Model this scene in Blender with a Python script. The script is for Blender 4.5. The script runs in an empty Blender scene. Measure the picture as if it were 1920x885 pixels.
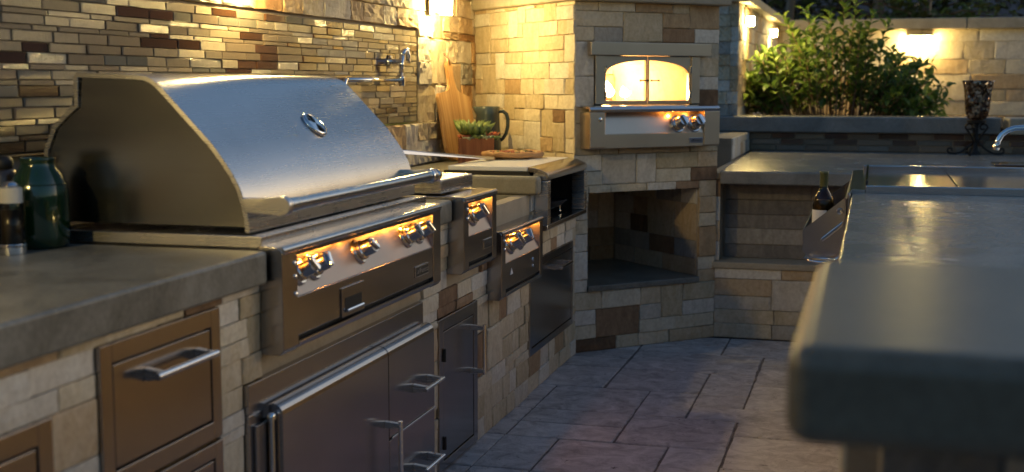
import bpy, bmesh, math, random
from mathutils import Vector, Matrix, noise
import numpy as np

SC = bpy.context.scene
COL = SC.collection
PI = math.pi
R = math.radians

# ------------------------------------------------------------------ camera
F_PX, HORIZON, VPX = 2400.0, 158.0, 1640.0
CAM_Z = 1.30
tilt = math.atan((442.5 - HORIZON) / F_PX)
yaw = math.atan((VPX - 960.0) / math.hypot(F_PX, 442.5 - HORIZON))
cd = bpy.data.cameras.new('camera')
cam = bpy.data.objects.new('camera', cd)
COL.objects.link(cam)
cam.location = (0, 0, CAM_Z)
cam.rotation_euler = (PI / 2 - tilt, 0, yaw)
cd.sensor_width = 36.0
cd.lens = F_PX / 1920.0 * 36.0
cd.clip_start = 0.05
cd.clip_end = 2000
cd.dof.use_dof = True
cd.dof.focus_distance = 4.6
cd.dof.aperture_fstop = 3.2
SC.camera = cam

# ------------------------------------------------------------------ sky, sun, exposure
world = bpy.data.worlds.new('World')
SC.world = world
world.use_nodes = True
wn = world.node_tree
bg = wn.nodes['Background']
sky = wn.nodes.new('ShaderNodeTexSky')
sky.sky_type = 'NISHITA'
sky.sun_disc = False
SUN_EL, SUN_AZ = 4.5, 50.0
sky.sun_elevation = R(SUN_EL)
sky.sun_rotation = R(SUN_AZ)
sky.ozone_density = 2.8
sky.dust_density = 3.2
wn.links.new(sky.outputs[0], bg.inputs[0])
bg.inputs[1].default_value = 0.15
sl = bpy.data.lights.new('sun', 'SUN')
sl.energy = 0.03
sl.angle = R(12)
sl.color = (1.0, 0.85, 0.7)
sun = bpy.data.objects.new('sun', sl)
COL.objects.link(sun)
sd = Vector((math.sin(R(SUN_AZ)) * math.cos(R(SUN_EL)), math.cos(R(SUN_AZ)) * math.cos(R(SUN_EL)), math.sin(R(SUN_EL))))
sun.rotation_euler = sd.to_track_quat('Z', 'Y').to_euler()
SC.view_settings.view_transform = 'Standard'
SC.view_settings.look = 'None'
SC.view_settings.gamma = 1
SC.view_settings.exposure = 1.0
SC.render.engine = 'CYCLES'
SC.cycles.use_denoising = True
SC.cycles.sample_clamp_indirect = 3.0
SC.cycles.sample_clamp_direct = 80.0
SC.cycles.max_bounces = 8
SC.cycles.transparent_max_bounces = 16
SC.cycles.caustics_reflective = False
SC.cycles.caustics_refractive = False

# ------------------------------------------------------------------ materials
M = {}


def newmat(name):
    m = bpy.data.materials.new(name)
    m.use_nodes = True
    nt = m.node_tree
    b = nt.nodes['Principled BSDF']
    M[name] = m
    return m, nt, b


def node(nt, typ, **kw):
    n = nt.nodes.new(typ)
    for k, v in kw.items():
        setattr(n, k, v)
    return n


def ramp(nt, fac, stops):
    r = nt.nodes.new('ShaderNodeValToRGB')
    el = r.color_ramp.elements
    el[0].position, el[0].color = stops[0][0], (*stops[0][1], 1)
    el[1].position, el[1].color = stops[-1][0], (*stops[-1][1], 1)
    for p, c in stops[1:-1]:
        e = el.new(p)
        e.color = (*c, 1)
    nt.links.new(fac, r.inputs[0])
    return r


def pos_vec(nt, scale=(1, 1, 1), rnd=0.0, rotz=0.0):
    g = nt.nodes.new('ShaderNodeNewGeometry')
    mp = nt.nodes.new('ShaderNodeMapping')
    mp.inputs['Scale'].default_value = scale
    mp.inputs['Rotation'].default_value = (0, 0, rotz)
    nt.links.new(g.outputs['Position'], mp.inputs['Vector'])
    if rnd:
        oi = nt.nodes.new('ShaderNodeObjectInfo')
        mu = nt.nodes.new('ShaderNodeMath')
        mu.operation = 'MULTIPLY'
        mu.inputs[1].default_value = rnd
        nt.links.new(oi.outputs['Random'], mu.inputs[0])
        nt.links.new(mu.outputs[0], mp.inputs['Location'])
    return mp.outputs['Vector']


def noise_tex(nt, vec, scale, detail=4, rough=0.55, dist=0.0):
    n = nt.nodes.new('ShaderNodeTexNoise')
    n.inputs['Scale'].default_value = scale
    n.inputs['Detail'].default_value = detail
    n.inputs['Roughness'].default_value = rough
    n.inputs['Distortion'].default_value = dist
    nt.links.new(vec, n.inputs['Vector'])
    return n


def bump(nt, b, h, strength, dist):
    bp = nt.nodes.new('ShaderNodeBump')
    bp.inputs['Strength'].default_value = strength
    bp.inputs['Distance'].default_value = dist
    nt.links.new(h, bp.inputs['Height'])
    nt.links.new(bp.outputs[0], b.inputs['Normal'])
    return bp


def rough_range(nt, b, fac, lo, hi):
    mr = nt.nodes.new('ShaderNodeMapRange')
    mr.inputs['To Min'].default_value = lo
    mr.inputs['To Max'].default_value = hi
    nt.links.new(fac, mr.inputs['Value'])
    nt.links.new(mr.outputs[0], b.inputs['Roughness'])


def plain(name, col, rough=0.5, metal=0.0, spec=0.5, coat=0.0):
    m, nt, b = newmat(name)
    b.inputs['Base Color'].default_value = (*col, 1)
    b.inputs['Roughness'].default_value = rough
    b.inputs['Metallic'].default_value = metal
    b.inputs['Specular IOR Level'].default_value = spec
    b.inputs['Coat Weight'].default_value = coat
    v = pos_vec(nt)
    n = noise_tex(nt, v, 40, 3)
    rough_range(nt, b, n.outputs[0], max(rough - 0.06, 0.02), rough + 0.08)
    return m


def steel(name, col=(0.60, 0.585, 0.57), rough=0.27, aniso=0.0, axis=(0.12, 1, 0.16), rotz=0.0, brush=(3, 3, 110), metal=1.0):
    m, nt, b = newmat(name)
    b.inputs['Metallic'].default_value = metal
    b.inputs['Anisotropic'].default_value = aniso
    cx = nt.nodes.new('ShaderNodeCombineXYZ')
    for i in range(3):
        cx.inputs[i].default_value = axis[i]
    nt.links.new(cx.outputs[0], b.inputs['Tangent'])
    n = noise_tex(nt, pos_vec(nt, brush, rotz=rotz), 1.0, 2, 0.5)
    big = noise_tex(nt, pos_vec(nt), 4.0, 4, 0.6)
    mx = node(nt, 'ShaderNodeMix', data_type='FLOAT')
    mx.inputs[0].default_value = 0.45
    nt.links.new(n.outputs[0], mx.inputs[2])
    nt.links.new(big.outputs[0], mx.inputs[3])
    rough_range(nt, b, mx.outputs[0], rough - 0.05, rough + 0.06)
    lo = tuple(c * 0.93 for c in col)
    hi = tuple(min(c * 1.04, 1) for c in col)
    r = ramp(nt, big.outputs[0], [(0.3, lo), (0.7, hi)])
    nt.links.new(r.outputs[0], b.inputs['Base Color'])
    return m


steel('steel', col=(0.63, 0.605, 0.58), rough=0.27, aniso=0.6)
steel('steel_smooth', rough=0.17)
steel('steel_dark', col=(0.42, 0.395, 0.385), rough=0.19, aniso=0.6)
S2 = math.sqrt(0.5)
steel('steel_oven', col=(0.62, 0.52, 0.40), axis=(S2 + 0.1, S2 - 0.1, 0.15), rotz=-PI / 4, brush=(3, 3, 170), rough=0.3, metal=0.92)  # stainless; warm reflected glow is put into the golden tint
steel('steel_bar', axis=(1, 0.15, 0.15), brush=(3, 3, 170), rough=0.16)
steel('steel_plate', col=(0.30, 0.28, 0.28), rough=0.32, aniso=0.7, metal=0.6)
steel('steel_warm_lit', col=(0.38, 0.335, 0.30), rough=0.2, aniso=0.3)  # stainless drawers; the warm brown glow on them is put into the colour
steel('steel_side', col=(0.34, 0.33, 0.295), rough=0.2)  # darker copy of the hood steel, dark reflections put into its colour
plain('chrome', (0.75, 0.76, 0.78), 0.08, 1.0)
plain('black', (0.012, 0.011, 0.01), 0.5)
plain('dark_gap', (0.01, 0.009, 0.008), 0.8)
plain('iron', (0.02, 0.017, 0.015), 0.55, 0.4)
plain('white_board', (0.84, 0.83, 0.82), 0.35)
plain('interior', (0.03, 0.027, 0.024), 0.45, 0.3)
plain('pan', (0.03, 0.03, 0.032), 0.35, 0.3)
plain('pitcher_glaze', (0.035, 0.05, 0.055), 0.22, 0.0, 0.5, 0.3)
plain('vase_glaze', (0.006, 0.032, 0.008), 0.12, 0.0, 0.6, 0.8)
plain('ceramic_white', (0.65, 0.62, 0.55), 0.35)
plain('pepper', (0.03, 0.022, 0.015), 0.3, 0.0, 0.6, 0.5)
plain('olive_neck', (0.10, 0.10, 0.03), 0.35)
plain('paper', (0.72, 0.70, 0.68), 0.7)
plain('crust', (0.45, 0.24, 0.10), 0.8)
plain('sauce', (0.30, 0.05, 0.02), 0.4)
plain('cheese', (0.62, 0.45, 0.20), 0.45)
plain('olive', (0.035, 0.02, 0.018), 0.3)
plain('basil', (0.03, 0.10, 0.02), 0.5)
plain('log', (0.07, 0.04, 0.025), 0.9)


def concrete(name, c0, c1, rlo, rhi):
    m, nt, b = newmat(name)
    v = pos_vec(nt)
    n1 = noise_tex(nt, v, 4.5, 8, 0.7, 0.9)
    n2 = noise_tex(nt, v, 90, 4, 0.7)
    mx = node(nt, 'ShaderNodeMix', data_type='FLOAT')
    mx.inputs[0].default_value = 0.3
    nt.links.new(n1.outputs[0], mx.inputs[2])
    nt.links.new(n2.outputs[0], mx.inputs[3])
    r = ramp(nt, mx.outputs[0], [(0.36, c0), (0.5, tuple((a + d) / 2 for a, d in zip(c0, c1))), (0.63, c1)])
    nt.links.new(r.outputs[0], b.inputs['Base Color'])
    rough_range(nt, b, n1.outputs[0], rlo, rhi)
    pits = noise_tex(nt, v, 160, 2, 0.5)
    rp = ramp(nt, pits.outputs[0], [(0.28, (0, 0, 0)), (0.36, (1, 1, 1))])
    bump(nt, b, rp.outputs[0], 0.12, 0.002)
    return m


concrete('concrete', (0.09, 0.088, 0.074), (0.27, 0.26, 0.225), 0.24, 0.50)
concrete('concrete_rough', (0.20, 0.18, 0.13), (0.36, 0.32, 0.24), 0.5, 0.75)
concrete('concrete_island', (0.15, 0.15, 0.14), (0.27, 0.265, 0.25), 0.16, 0.34)
concrete('concrete_bar', (0.075, 0.064, 0.042), (0.18, 0.155, 0.11), 0.30, 0.48)
concrete('cap', (0.30, 0.26, 0.19), (0.46, 0.40, 0.31), 0.6, 0.85)
concrete('grout', (0.38, 0.31, 0.22), (0.50, 0.42, 0.31), 0.8, 0.95)
concrete('grout_dark', (0.22, 0.18, 0.13), (0.34, 0.28, 0.21), 0.8, 0.95)


def stone(name, c0, c1, c2, bumpy=0.25, rough=0.75, streak=1.0):
    m, nt, b = newmat(name)
    v = pos_vec(nt, (1, 1, 1), rnd=37.0)
    vs = pos_vec(nt, (14, 14, 5), rnd=23.0)
    n1 = noise_tex(nt, vs, 1.0, 5, 0.6, 1.6)
    n2 = noise_tex(nt, v, 60, 4, 0.65)
    oi = nt.nodes.new('ShaderNodeObjectInfo')
    a = node(nt, 'ShaderNodeMix', data_type='FLOAT')
    a.inputs[0].default_value = 0.35
    nt.links.new(n1.outputs[0], a.inputs[2])
    nt.links.new(oi.outputs['Random'], a.inputs[3])
    r = ramp(nt, a.outputs[0], [(0.3, c0), (0.5, c1), (0.7, c2)])
    mm = node(nt, 'ShaderNodeMix', data_type='RGBA', blend_type='MULTIPLY')
    mm.inputs[0].default_value = 0.45
    nt.links.new(r.outputs[0], mm.inputs[6])
    r2 = ramp(nt, n2.outputs[0], [(0.3, (0.55, 0.5, 0.45)), (0.6, (1, 1, 1))])
    nt.links.new(r2.outputs[0], mm.inputs[7])
    nt.links.new(mm.outputs[2], b.inputs['Base Color'])
    b.inputs['Roughness'].default_value = rough
    h = node(nt, 'ShaderNodeMath', operation='ADD')
    nt.links.new(n1.outputs[0], h.inputs[0])
    nt.links.new(n2.outputs[0], h.inputs[1])
    bump(nt, b, h.outputs[0], bumpy, 0.006)
    return m


PAL = dict(
    cream=((0.46, 0.37, 0.23), (0.60, 0.50, 0.35), (0.68, 0.60, 0.46)),
    pale=((0.52, 0.46, 0.37), (0.66, 0.60, 0.51), (0.72, 0.68, 0.60)),
    tan=((0.36, 0.24, 0.13), (0.50, 0.36, 0.21), (0.58, 0.45, 0.30)),
    brown=((0.13, 0.075, 0.04), (0.24, 0.14, 0.075), (0.36, 0.23, 0.13)),
    rust=((0.30, 0.16, 0.07), (0.44, 0.26, 0.12), (0.50, 0.36, 0.2)),
    slate=((0.11, 0.10, 0.092), (0.19, 0.172, 0.155), (0.27, 0.245, 0.22)),  # recess shade under the back counter is put into this stone colour
    grey=((0.26, 0.24, 0.21), (0.38, 0.35, 0.31), (0.48, 0.44, 0.38)))
for k, c in PAL.items():
    stone('stone_' + k, *c)
    stone('split_' + k, *c, bumpy=0.55, rough=0.82)
FLAT = [('stone_cream', 48), ('stone_pale', 27), ('stone_tan', 12), ('stone_brown', 10), ('stone_grey', 3)]
SPLIT = [('split_cream', 40), ('split_tan', 25), ('split_grey', 15), ('split_pale', 12), ('split_rust', 8)]
DUSK = [('stone_cream', 34), ('stone_pale', 28), ('stone_tan', 16), ('stone_brown', 12), ('stone_grey', 8), ('stone_rust', 2)]
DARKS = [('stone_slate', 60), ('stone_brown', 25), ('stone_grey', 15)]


def tilemat(name, col, rough, bumpy=0.0, spec=0.5, coat=0.0):
    m, nt, b = newmat(name)
    v = pos_vec(nt, (1, 1, 1), rnd=17.0)
    n = noise_tex(nt, v, 45, 4, 0.6, 0.8)
    oi = nt.nodes.new('ShaderNodeObjectInfo')
    a = node(nt, 'ShaderNodeMix', data_type='FLOAT')
    a.inputs[0].default_value = 0.5
    nt.links.new(n.outputs[0], a.inputs[2])
    nt.links.new(oi.outputs['Random'], a.inputs[3])
    r = ramp(nt, a.outputs[0], [(0.2, tuple(c * 0.68 for c in col)), (0.8, tuple(min(c * 1.3, 1) for c in col))])
    nt.links.new(r.outputs[0], b.inputs['Base Color'])
    b.inputs['Roughness'].default_value = rough
    b.inputs['Specular IOR Level'].default_value = spec
    b.inputs['Coat Weight'].default_value = coat
    b.inputs['Coat Roughness'].default_value = 0.06
    if bumpy:
        w = noise_tex(nt, v, 90, 3, 0.55, 2.0)
        bump(nt, b, w.outputs[0], bumpy, 0.004)
    return m


tilemat('tile_taupe', (0.156, 0.121, 0.086), 0.28, 0.15, 0.5, 0.3)
tilemat('tile_beige', (0.234, 0.191, 0.133), 0.32, 0.2, 0.5, 0.2)
tilemat('tile_cream', (0.359, 0.304, 0.218), 0.6, 0.5)
tilemat('tile_grey_glass', (0.15, 0.14, 0.115), 0.12, 0.05, 0.6, 0.8)
tilemat('tile_brown_glass', (0.075, 0.036, 0.018), 0.10, 0.05, 0.6, 1.0)
tilemat('tile_rippled', (0.32, 0.29, 0.23), 0.15, 0.9, 0.8, 0.9)
TILES = [('tile_taupe', 24), ('tile_beige', 22), ('tile_cream', 16), ('tile_grey_glass', 15), ('tile_brown_glass', 14), ('tile_rippled', 9)]


def paver_mat():
    m, nt, b = newmat('travertine')
    v = pos_vec(nt, (1, 1, 1), rnd=11.0)
    n1 = noise_tex(nt, v, 11, 8, 0.75, 0.8)
    n2 = noise_tex(nt, v, 60, 5, 0.75)
    oi = nt.nodes.new('ShaderNodeObjectInfo')
    a = node(nt, 'ShaderNodeMix', data_type='FLOAT')
    a.inputs[0].default_value = 0.1
    nt.links.new(n1.outputs[0], a.inputs[2])
    nt.links.new(oi.outputs['Random'], a.inputs[3])
    r = ramp(nt, a.outputs[0], [(0.34, (0.30, 0.275, 0.275)), (0.48, (0.50, 0.465, 0.465)), (0.62, (0.68, 0.64, 0.635))])
    pits = noise_tex(nt, pos_vec(nt, (1, 0.6, 1), rnd=5.0), 30, 5, 0.75)
    rp = ramp(nt, pits.outputs[0], [(0.30, (0.16, 0.13, 0.12)), (0.37, (1, 1, 1))])
    mm = node(nt, 'ShaderNodeMix', data_type='RGBA', blend_type='MULTIPLY')
    mm.inputs[0].default_value = 0.9
    nt.links.new(r.outputs[0], mm.inputs[6])
    nt.links.new(rp.outputs[0], mm.inputs[7])
    nt.links.new(mm.outputs[2], b.inputs['Base Color'])
    rough_range(nt, b, n2.outputs[0], 0.42, 0.75)
    h = node(nt, 'ShaderNodeMath', operation='MULTIPLY')
    nt.links.new(rp.outputs[0], h.inputs[0])
    nt.links.new(n2.outputs[0], h.inputs[1])
    bump(nt, b, h.outputs[0], 0.8, 0.008)


paver_mat()


def wood(name, c0, c1, c2, vec_scale=(1, 1, 1), scale=26.0):
    m, nt, b = newmat(name)
    tc = nt.nodes.new('ShaderNodeTexCoord')
    mp = nt.nodes.new('ShaderNodeMapping')
    mp.inputs['Scale'].default_value = vec_scale
    nt.links.new(tc.outputs['Object'], mp.inputs['Vector'])
    n = noise_tex(nt, mp.outputs[0], scale, 5, 0.6, 0.8)
    r = ramp(nt, n.outputs[0], [(0.3, c0), (0.5, c1), (0.7, c2)])
    nt.links.new(r.outputs[0], b.inputs['Base Color'])
    b.inputs['Roughness'].default_value = 0.5
    bump(nt, b, n.outputs[0], 0.1, 0.002)


wood('board_wood', (0.24, 0.11, 0.035), (0.42, 0.23, 0.09), (0.55, 0.36, 0.17), (2.2, 1, 0.06), 16)
wood('pot_wood', (0.14, 0.04, 0.015), (0.27, 0.09, 0.03), (0.36, 0.14, 0.05), (2, 2, 0.15), 20)
wood('bark', (0.10, 0.06, 0.035), (0.22, 0.13, 0.07), (0.33, 0.21, 0.12), (1, 1, 0.15), 12)


def leafmat(name, c0, c1, transl=0.35):
    m, nt, b = newmat(name)
    v = pos_vec(nt)
    n = noise_tex(nt, v, 9, 4, 0.6)
    n2 = noise_tex(nt, v, 70, 1)
    a = node(nt, 'ShaderNodeMix', data_type='FLOAT')
    a.inputs[0].default_value = 0.5
    nt.links.new(n.outputs[0], a.inputs[2])
    nt.links.new(n2.outputs[0], a.inputs[3])
    r = ramp(nt, a.outputs[0], [(0.35, c0), (0.65, c1)])
    nt.links.new(r.outputs[0], b.inputs['Base Color'])
    b.inputs['Roughness'].default_value = 0.42
    tr = nt.nodes.new('ShaderNodeBsdfTranslucent')
    nt.links.new(r.outputs[0], tr.inputs[0])
    mx = nt.nodes.new('ShaderNodeMixShader')
    mx.inputs[0].default_value = transl
    nt.links.new(b.outputs[0], mx.inputs[1])
    nt.links.new(tr.outputs[0], mx.inputs[2])
    nt.links.new(mx.outputs[0], nt.nodes['Material Output'].inputs[0])


leafmat('leaf', (0.06, 0.12, 0.022), (0.14, 0.22, 0.045), 0.4)
leafmat('leaf_light', (0.14, 0.22, 0.04), (0.26, 0.34, 0.08), 0.5)
leafmat('leaf_tree', (0.08, 0.10, 0.03), (0.20, 0.20, 0.06))
leafmat('leaf_dark', (0.06, 0.055, 0.03), (0.14, 0.11, 0.06))
leafmat('succ_green', (0.10, 0.17, 0.05), (0.25, 0.32, 0.10), 0.1)
leafmat('succ_pale', (0.30, 0.36, 0.26), (0.45, 0.5, 0.36), 0.1)
leafmat('succ_red', (0.40, 0.06, 0.03), (0.55, 0.16, 0.06), 0.1)


def soilmat(name, c0, c1, sc=6):
    m, nt, b = newmat(name)
    n = noise_tex(nt, pos_vec(nt), sc, 8, 0.7)
    r = ramp(nt, n.outputs[0], [(0.35, c0), (0.65, c1)])
    nt.links.new(r.outputs[0], b.inputs['Base Color'])
    b.inputs['Roughness'].default_value = 0.95
    bump(nt, b, n.outputs[0], 0.8, 0.05)


soilmat('soil', (0.035, 0.022, 0.014), (0.10, 0.065, 0.04), 14)
soilmat('hill_soil', (0.07, 0.05, 0.042), (0.19, 0.14, 0.125), 1.5)
soilmat('joint_sand', (0.12, 0.105, 0.10), (0.34, 0.30, 0.285), 60)


def emis(name, col, s):
    m, nt, b = newmat(name)
    b.inputs['Base Color'].default_value = (0.8, 0.75, 0.6, 1)
    b.inputs['Emission Color'].default_value = (*col, 1)
    b.inputs['Emission Strength'].default_value = s


WARM = (1.0, 0.72, 0.25)
emis('lamp_lens', WARM, 215)
emis('lamp_lens_far', WARM, 150)
emis('lamp_lens_side', WARM, 330)
emis('lamp_lens_aisle', WARM, 22)
emis('flame', (1.0, 0.66, 0.26), 40)


def glassy(name, tint, gloss=0.12, rough=0.02):
    m, nt, b = newmat(name)
    t = nt.nodes.new('ShaderNodeBsdfTransparent')
    t.inputs[0].default_value = (*tint, 1)
    g = nt.nodes.new('ShaderNodeBsdfGlossy')
    g.inputs['Roughness'].default_value = rough
    fr = nt.nodes.new('ShaderNodeFresnel')
    fr.inputs[0].default_value = 1.5
    n = noise_tex(nt, pos_vec(nt), 20, 2)
    mr = nt.nodes.new('ShaderNodeMapRange')
    mr.inputs['To Min'].default_value = rough
    mr.inputs['To Max'].default_value = rough + 0.03
    nt.links.new(n.outputs[0], mr.inputs['Value'])
    nt.links.new(mr.outputs[0], g.inputs['Roughness'])
    mx = nt.nodes.new('ShaderNodeMixShader')
    nt.links.new(fr.outputs[0], mx.inputs[0])
    nt.links.new(t.outputs[0], mx.inputs[1])
    nt.links.new(g.outputs[0], mx.inputs[2])
    nt.links.new(mx.outputs[0], nt.nodes['Material Output'].inputs[0])


glassy('door_glass', (0.96, 0.93, 0.86))
glassy('clear_glass', (0.8, 0.78, 0.72))
glassy('bottle_glass', (0.42, 0.30, 0.10))
glassy('gauge_glass', (0.95, 0.95, 0.95))


def mosaic_glass():
    m, nt, b = newmat('mosaic_glass')
    tc = nt.nodes.new('ShaderNodeTexCoord')
    vo = nt.nodes.new('ShaderNodeTexVoronoi')
    vo.inputs['Scale'].default_value = 75
    nt.links.new(tc.outputs['Object'], vo.inputs['Vector'])
    sep = nt.nodes.new('ShaderNodeSeparateColor')
    nt.links.new(vo.outputs['Color'], sep.inputs[0])
    r = ramp(nt, sep.outputs[0], [(0.0, (0.02, 0.012, 0.008)), (0.45, (0.10, 0.045, 0.02)), (0.75, (0.26, 0.15, 0.07)), (1.0, (0.6, 0.5, 0.36))])
    nt.links.new(r.outputs[0], b.inputs['Base Color'])
    b.inputs['Roughness'].default_value = 0.08
    r2 = ramp(nt, sep.outputs[1], [(0.6, (0, 0, 0)), (0.62, (1, 1, 1))])
    nt.links.new(r2.outputs[0], b.inputs['Metallic'])
    vm = node(nt, 'ShaderNodeVectorMath', operation='SUBTRACT')
    vm.inputs[1].default_value = (0.5, 0.5, 0.5)
    nt.links.new(vo.outputs['Color'], vm.inputs[0])
    sc = node(nt, 'ShaderNodeVectorMath', operation='SCALE')
    sc.inputs['Scale'].default_value = 0.7
    nt.links.new(vm.outputs[0], sc.inputs[0])
    g = nt.nodes.new('ShaderNodeNewGeometry')
    ad = node(nt, 'ShaderNodeVectorMath', operation='ADD')
    nt.links.new(g.outputs['Normal'], ad.inputs[0])
    nt.links.new(sc.outputs[0], ad.inputs[1])
    nz = node(nt, 'ShaderNodeVectorMath', operation='NORMALIZE')
    nt.links.new(ad.outputs[0], nz.inputs[0])
    nt.links.new(nz.outputs[0], b.inputs['Normal'])
    tr = nt.nodes.new('ShaderNodeBsdfTransparent')
    tr.inputs[0].default_value = (0.75, 0.5, 0.3, 1)
    mx = nt.nodes.new('ShaderNodeMixShader')
    mx.inputs[0].default_value = 0.22
    nt.links.new(b.outputs[0], mx.inputs[1])
    nt.links.new(tr.outputs[0], mx.inputs[2])
    nt.links.new(mx.outputs[0], nt.nodes['Material Output'].inputs[0])


mosaic_glass()
stone('oven_brick', (0.55, 0.42, 0.26), (0.68, 0.55, 0.38), (0.74, 0.64, 0.5))

# ------------------------------------------------------------------ builders
INV = {}


def thing(name, label, cat, loc=(0, 0, 0), rotz=0.0, group=None, local=False, kind=None):
    o = bpy.data.objects.new(name, None)
    o.empty_display_size = 0.1
    COL.objects.link(o)
    o.location = loc
    o.rotation_euler = (0, 0, rotz)
    tag(o, label, cat, group, kind)
    if not local:
        INV[o] = (Matrix.Translation(loc) @ Matrix.Rotation(rotz, 4, 'Z')).inverted()
    return o


def tag(o, label=None, cat=None, group=None, kind=None):
    if label:
        o['label'] = label
    if cat:
        o['category'] = cat
    if group:
        o['group'] = group
    if kind:
        o['kind'] = kind
    return o


def attach(o, parent):
    if parent is not None:
        o.parent = parent
        if parent in INV:
            o.matrix_parent_inverse = INV[parent]


def link_mesh(name, me, mat, parent=None):
    o = bpy.data.objects.new(name, me)
    COL.objects.link(o)
    if mat and not me.materials:
        me.materials.append(M[mat])
    attach(o, parent)
    return o


def obj(name, bm, mat, parent=None, smooth=False, angle=None):
    me = bpy.data.meshes.new(name)
    bmesh.ops.recalc_face_normals(bm, faces=bm.faces[:])
    bm.to_mesh(me)
    bm.free()
    if smooth or angle:
        for p in me.polygons:
            p.use_smooth = True
        if angle:
            me.set_sharp_from_angle(angle=R(max(angle, 50)))
    o = link_mesh(name, me, mat, parent)
    if angle:
        w = o.modifiers.new('normals', 'WEIGHTED_NORMAL')
        w.weight = 60
        w.keep_sharp = True
    return o


def B():
    return bmesh.new()


def box(bm, x0, x1, y0, y1, z0, z1, bev=0.0, seg=2):
    vs = [bm.verts.new(v) for v in ((x0, y0, z0), (x1, y0, z0), (x1, y1, z0), (x0, y1, z0), (x0, y0, z1), (x1, y0, z1), (x1, y1, z1), (x0, y1, z1))]
    fs = [bm.faces.new([vs[i] for i in f]) for f in ((0, 3, 2, 1), (4, 5, 6, 7), (0, 1, 5, 4), (1, 2, 6, 5), (2, 3, 7, 6), (3, 0, 4, 7))]
    if bev:
        es = list({e for f in fs for e in f.edges})
        bmesh.ops.bevel(bm, geom=es, offset=bev, segments=seg, affect='EDGES', profile=0.5)
    return bm


def bx(name, mat, parent, x0, x1, y0, y1, z0, z1, bev=0.0, seg=2):
    return obj(name, box(B(), x0, x1, y0, y1, z0, z1, bev, seg), mat, parent, angle=35 if bev else None)


def prism(bm, pts, a0, a1, axis='y', bev=0.0):
    """pts: 2D polygon; axis y -> (x,z) extruded in y; axis z -> (x,y) extruded in z; axis x -> (y,z)"""
    def mk(p, a):
        return {'y': (p[0], a, p[1]), 'z': (p[0], p[1], a), 'x': (a, p[0], p[1])}[axis]
    v0 = [bm.verts.new(mk(p, a0)) for p in pts]
    v1 = [bm.verts.new(mk(p, a1)) for p in pts]
    n = len(pts)
    fs = [bm.faces.new(v0), bm.faces.new(v1[::-1])]
    for i in range(n):
        fs.append(bm.faces.new((v0[i], v1[i], v1[(i + 1) % n], v0[(i + 1) % n])))
    if bev:
        es = list({e for f in fs for e in f.edges})
        bmesh.ops.bevel(bm, geom=es, offset=bev, segments=2, affect='EDGES', profile=0.5)
    return bm


def tube(bm, pts, r, seg=12, closed=False):
    pts = [Vector(p) for p in pts]
    n = len(pts)
    rs = r if isinstance(r, (list, tuple)) else [r] * n
    rings = []
    prev = None
    for i, p in enumerate(pts):
        if closed:
            t = pts[(i + 1) % n] - pts[i - 1]
        else:
            t = pts[min(i + 1, n - 1)] - pts[max(i - 1, 0)]
        t.normalize()
        if prev is None:
            a = Vector((0, 0, 1)) if abs(t.z) < 0.9 else Vector((1, 0, 0))
            u = t.cross(a).normalized()
        else:
            u = (prev - t * prev.dot(t)).normalized()
        prev = u
        w = t.cross(u)
        rings.append([bm.verts.new(p + (u * math.cos(2 * PI * k / seg) + w * math.sin(2 * PI * k / seg)) * rs[i]) for k in range(seg)])
    m = n if closed else n - 1
    for i in range(m):
        a, b = rings[i], rings[(i + 1) % n]
        for k in range(seg):
            bm.faces.new((a[k], a[(k + 1) % seg], b[(k + 1) % seg], b[k]))
    if not closed:
        bm.faces.new(rings[0][::-1])
        bm.faces.new(rings[-1])
    return bm


def lathe(bm, prof, seg=24, mat=None, close=False):
    """prof list of (r, h) around local z; mat: Matrix"""
    mat = mat or Matrix()
    rings = []
    for r, h in prof:
        if r < 1e-6:
            rings.append([bm.verts.new(mat @ Vector((0, 0, h)))])
        else:
            rings.append([bm.verts.new(mat @ Vector((r * math.cos(2 * PI * k / seg), r * math.sin(2 * PI * k / seg), h))) for k in range(seg)])
    prs = list(zip(rings, rings[1:]))
    if close:
        prs.append((rings[-1], rings[0]))
    for a, b in prs:
        if len(a) == 1 and len(b) == 1:
            continue
        for k in range(seg):
            k2 = (k + 1) % seg
            if len(a) == 1:
                bm.faces.new((a[0], b[k], b[k2]))
            elif len(b) == 1:
                bm.faces.new((a[k], b[0], a[k2]))
            else:
                bm.faces.new((a[k], a[k2], b[k2], b[k]))
    return bm


def along(p, d):
    """matrix whose z axis points along d at p"""
    q = Vector(d).to_track_quat('Z', 'Y')
    return Matrix.Translation(Vector(p)) @ q.to_matrix().to_4x4()


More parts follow.
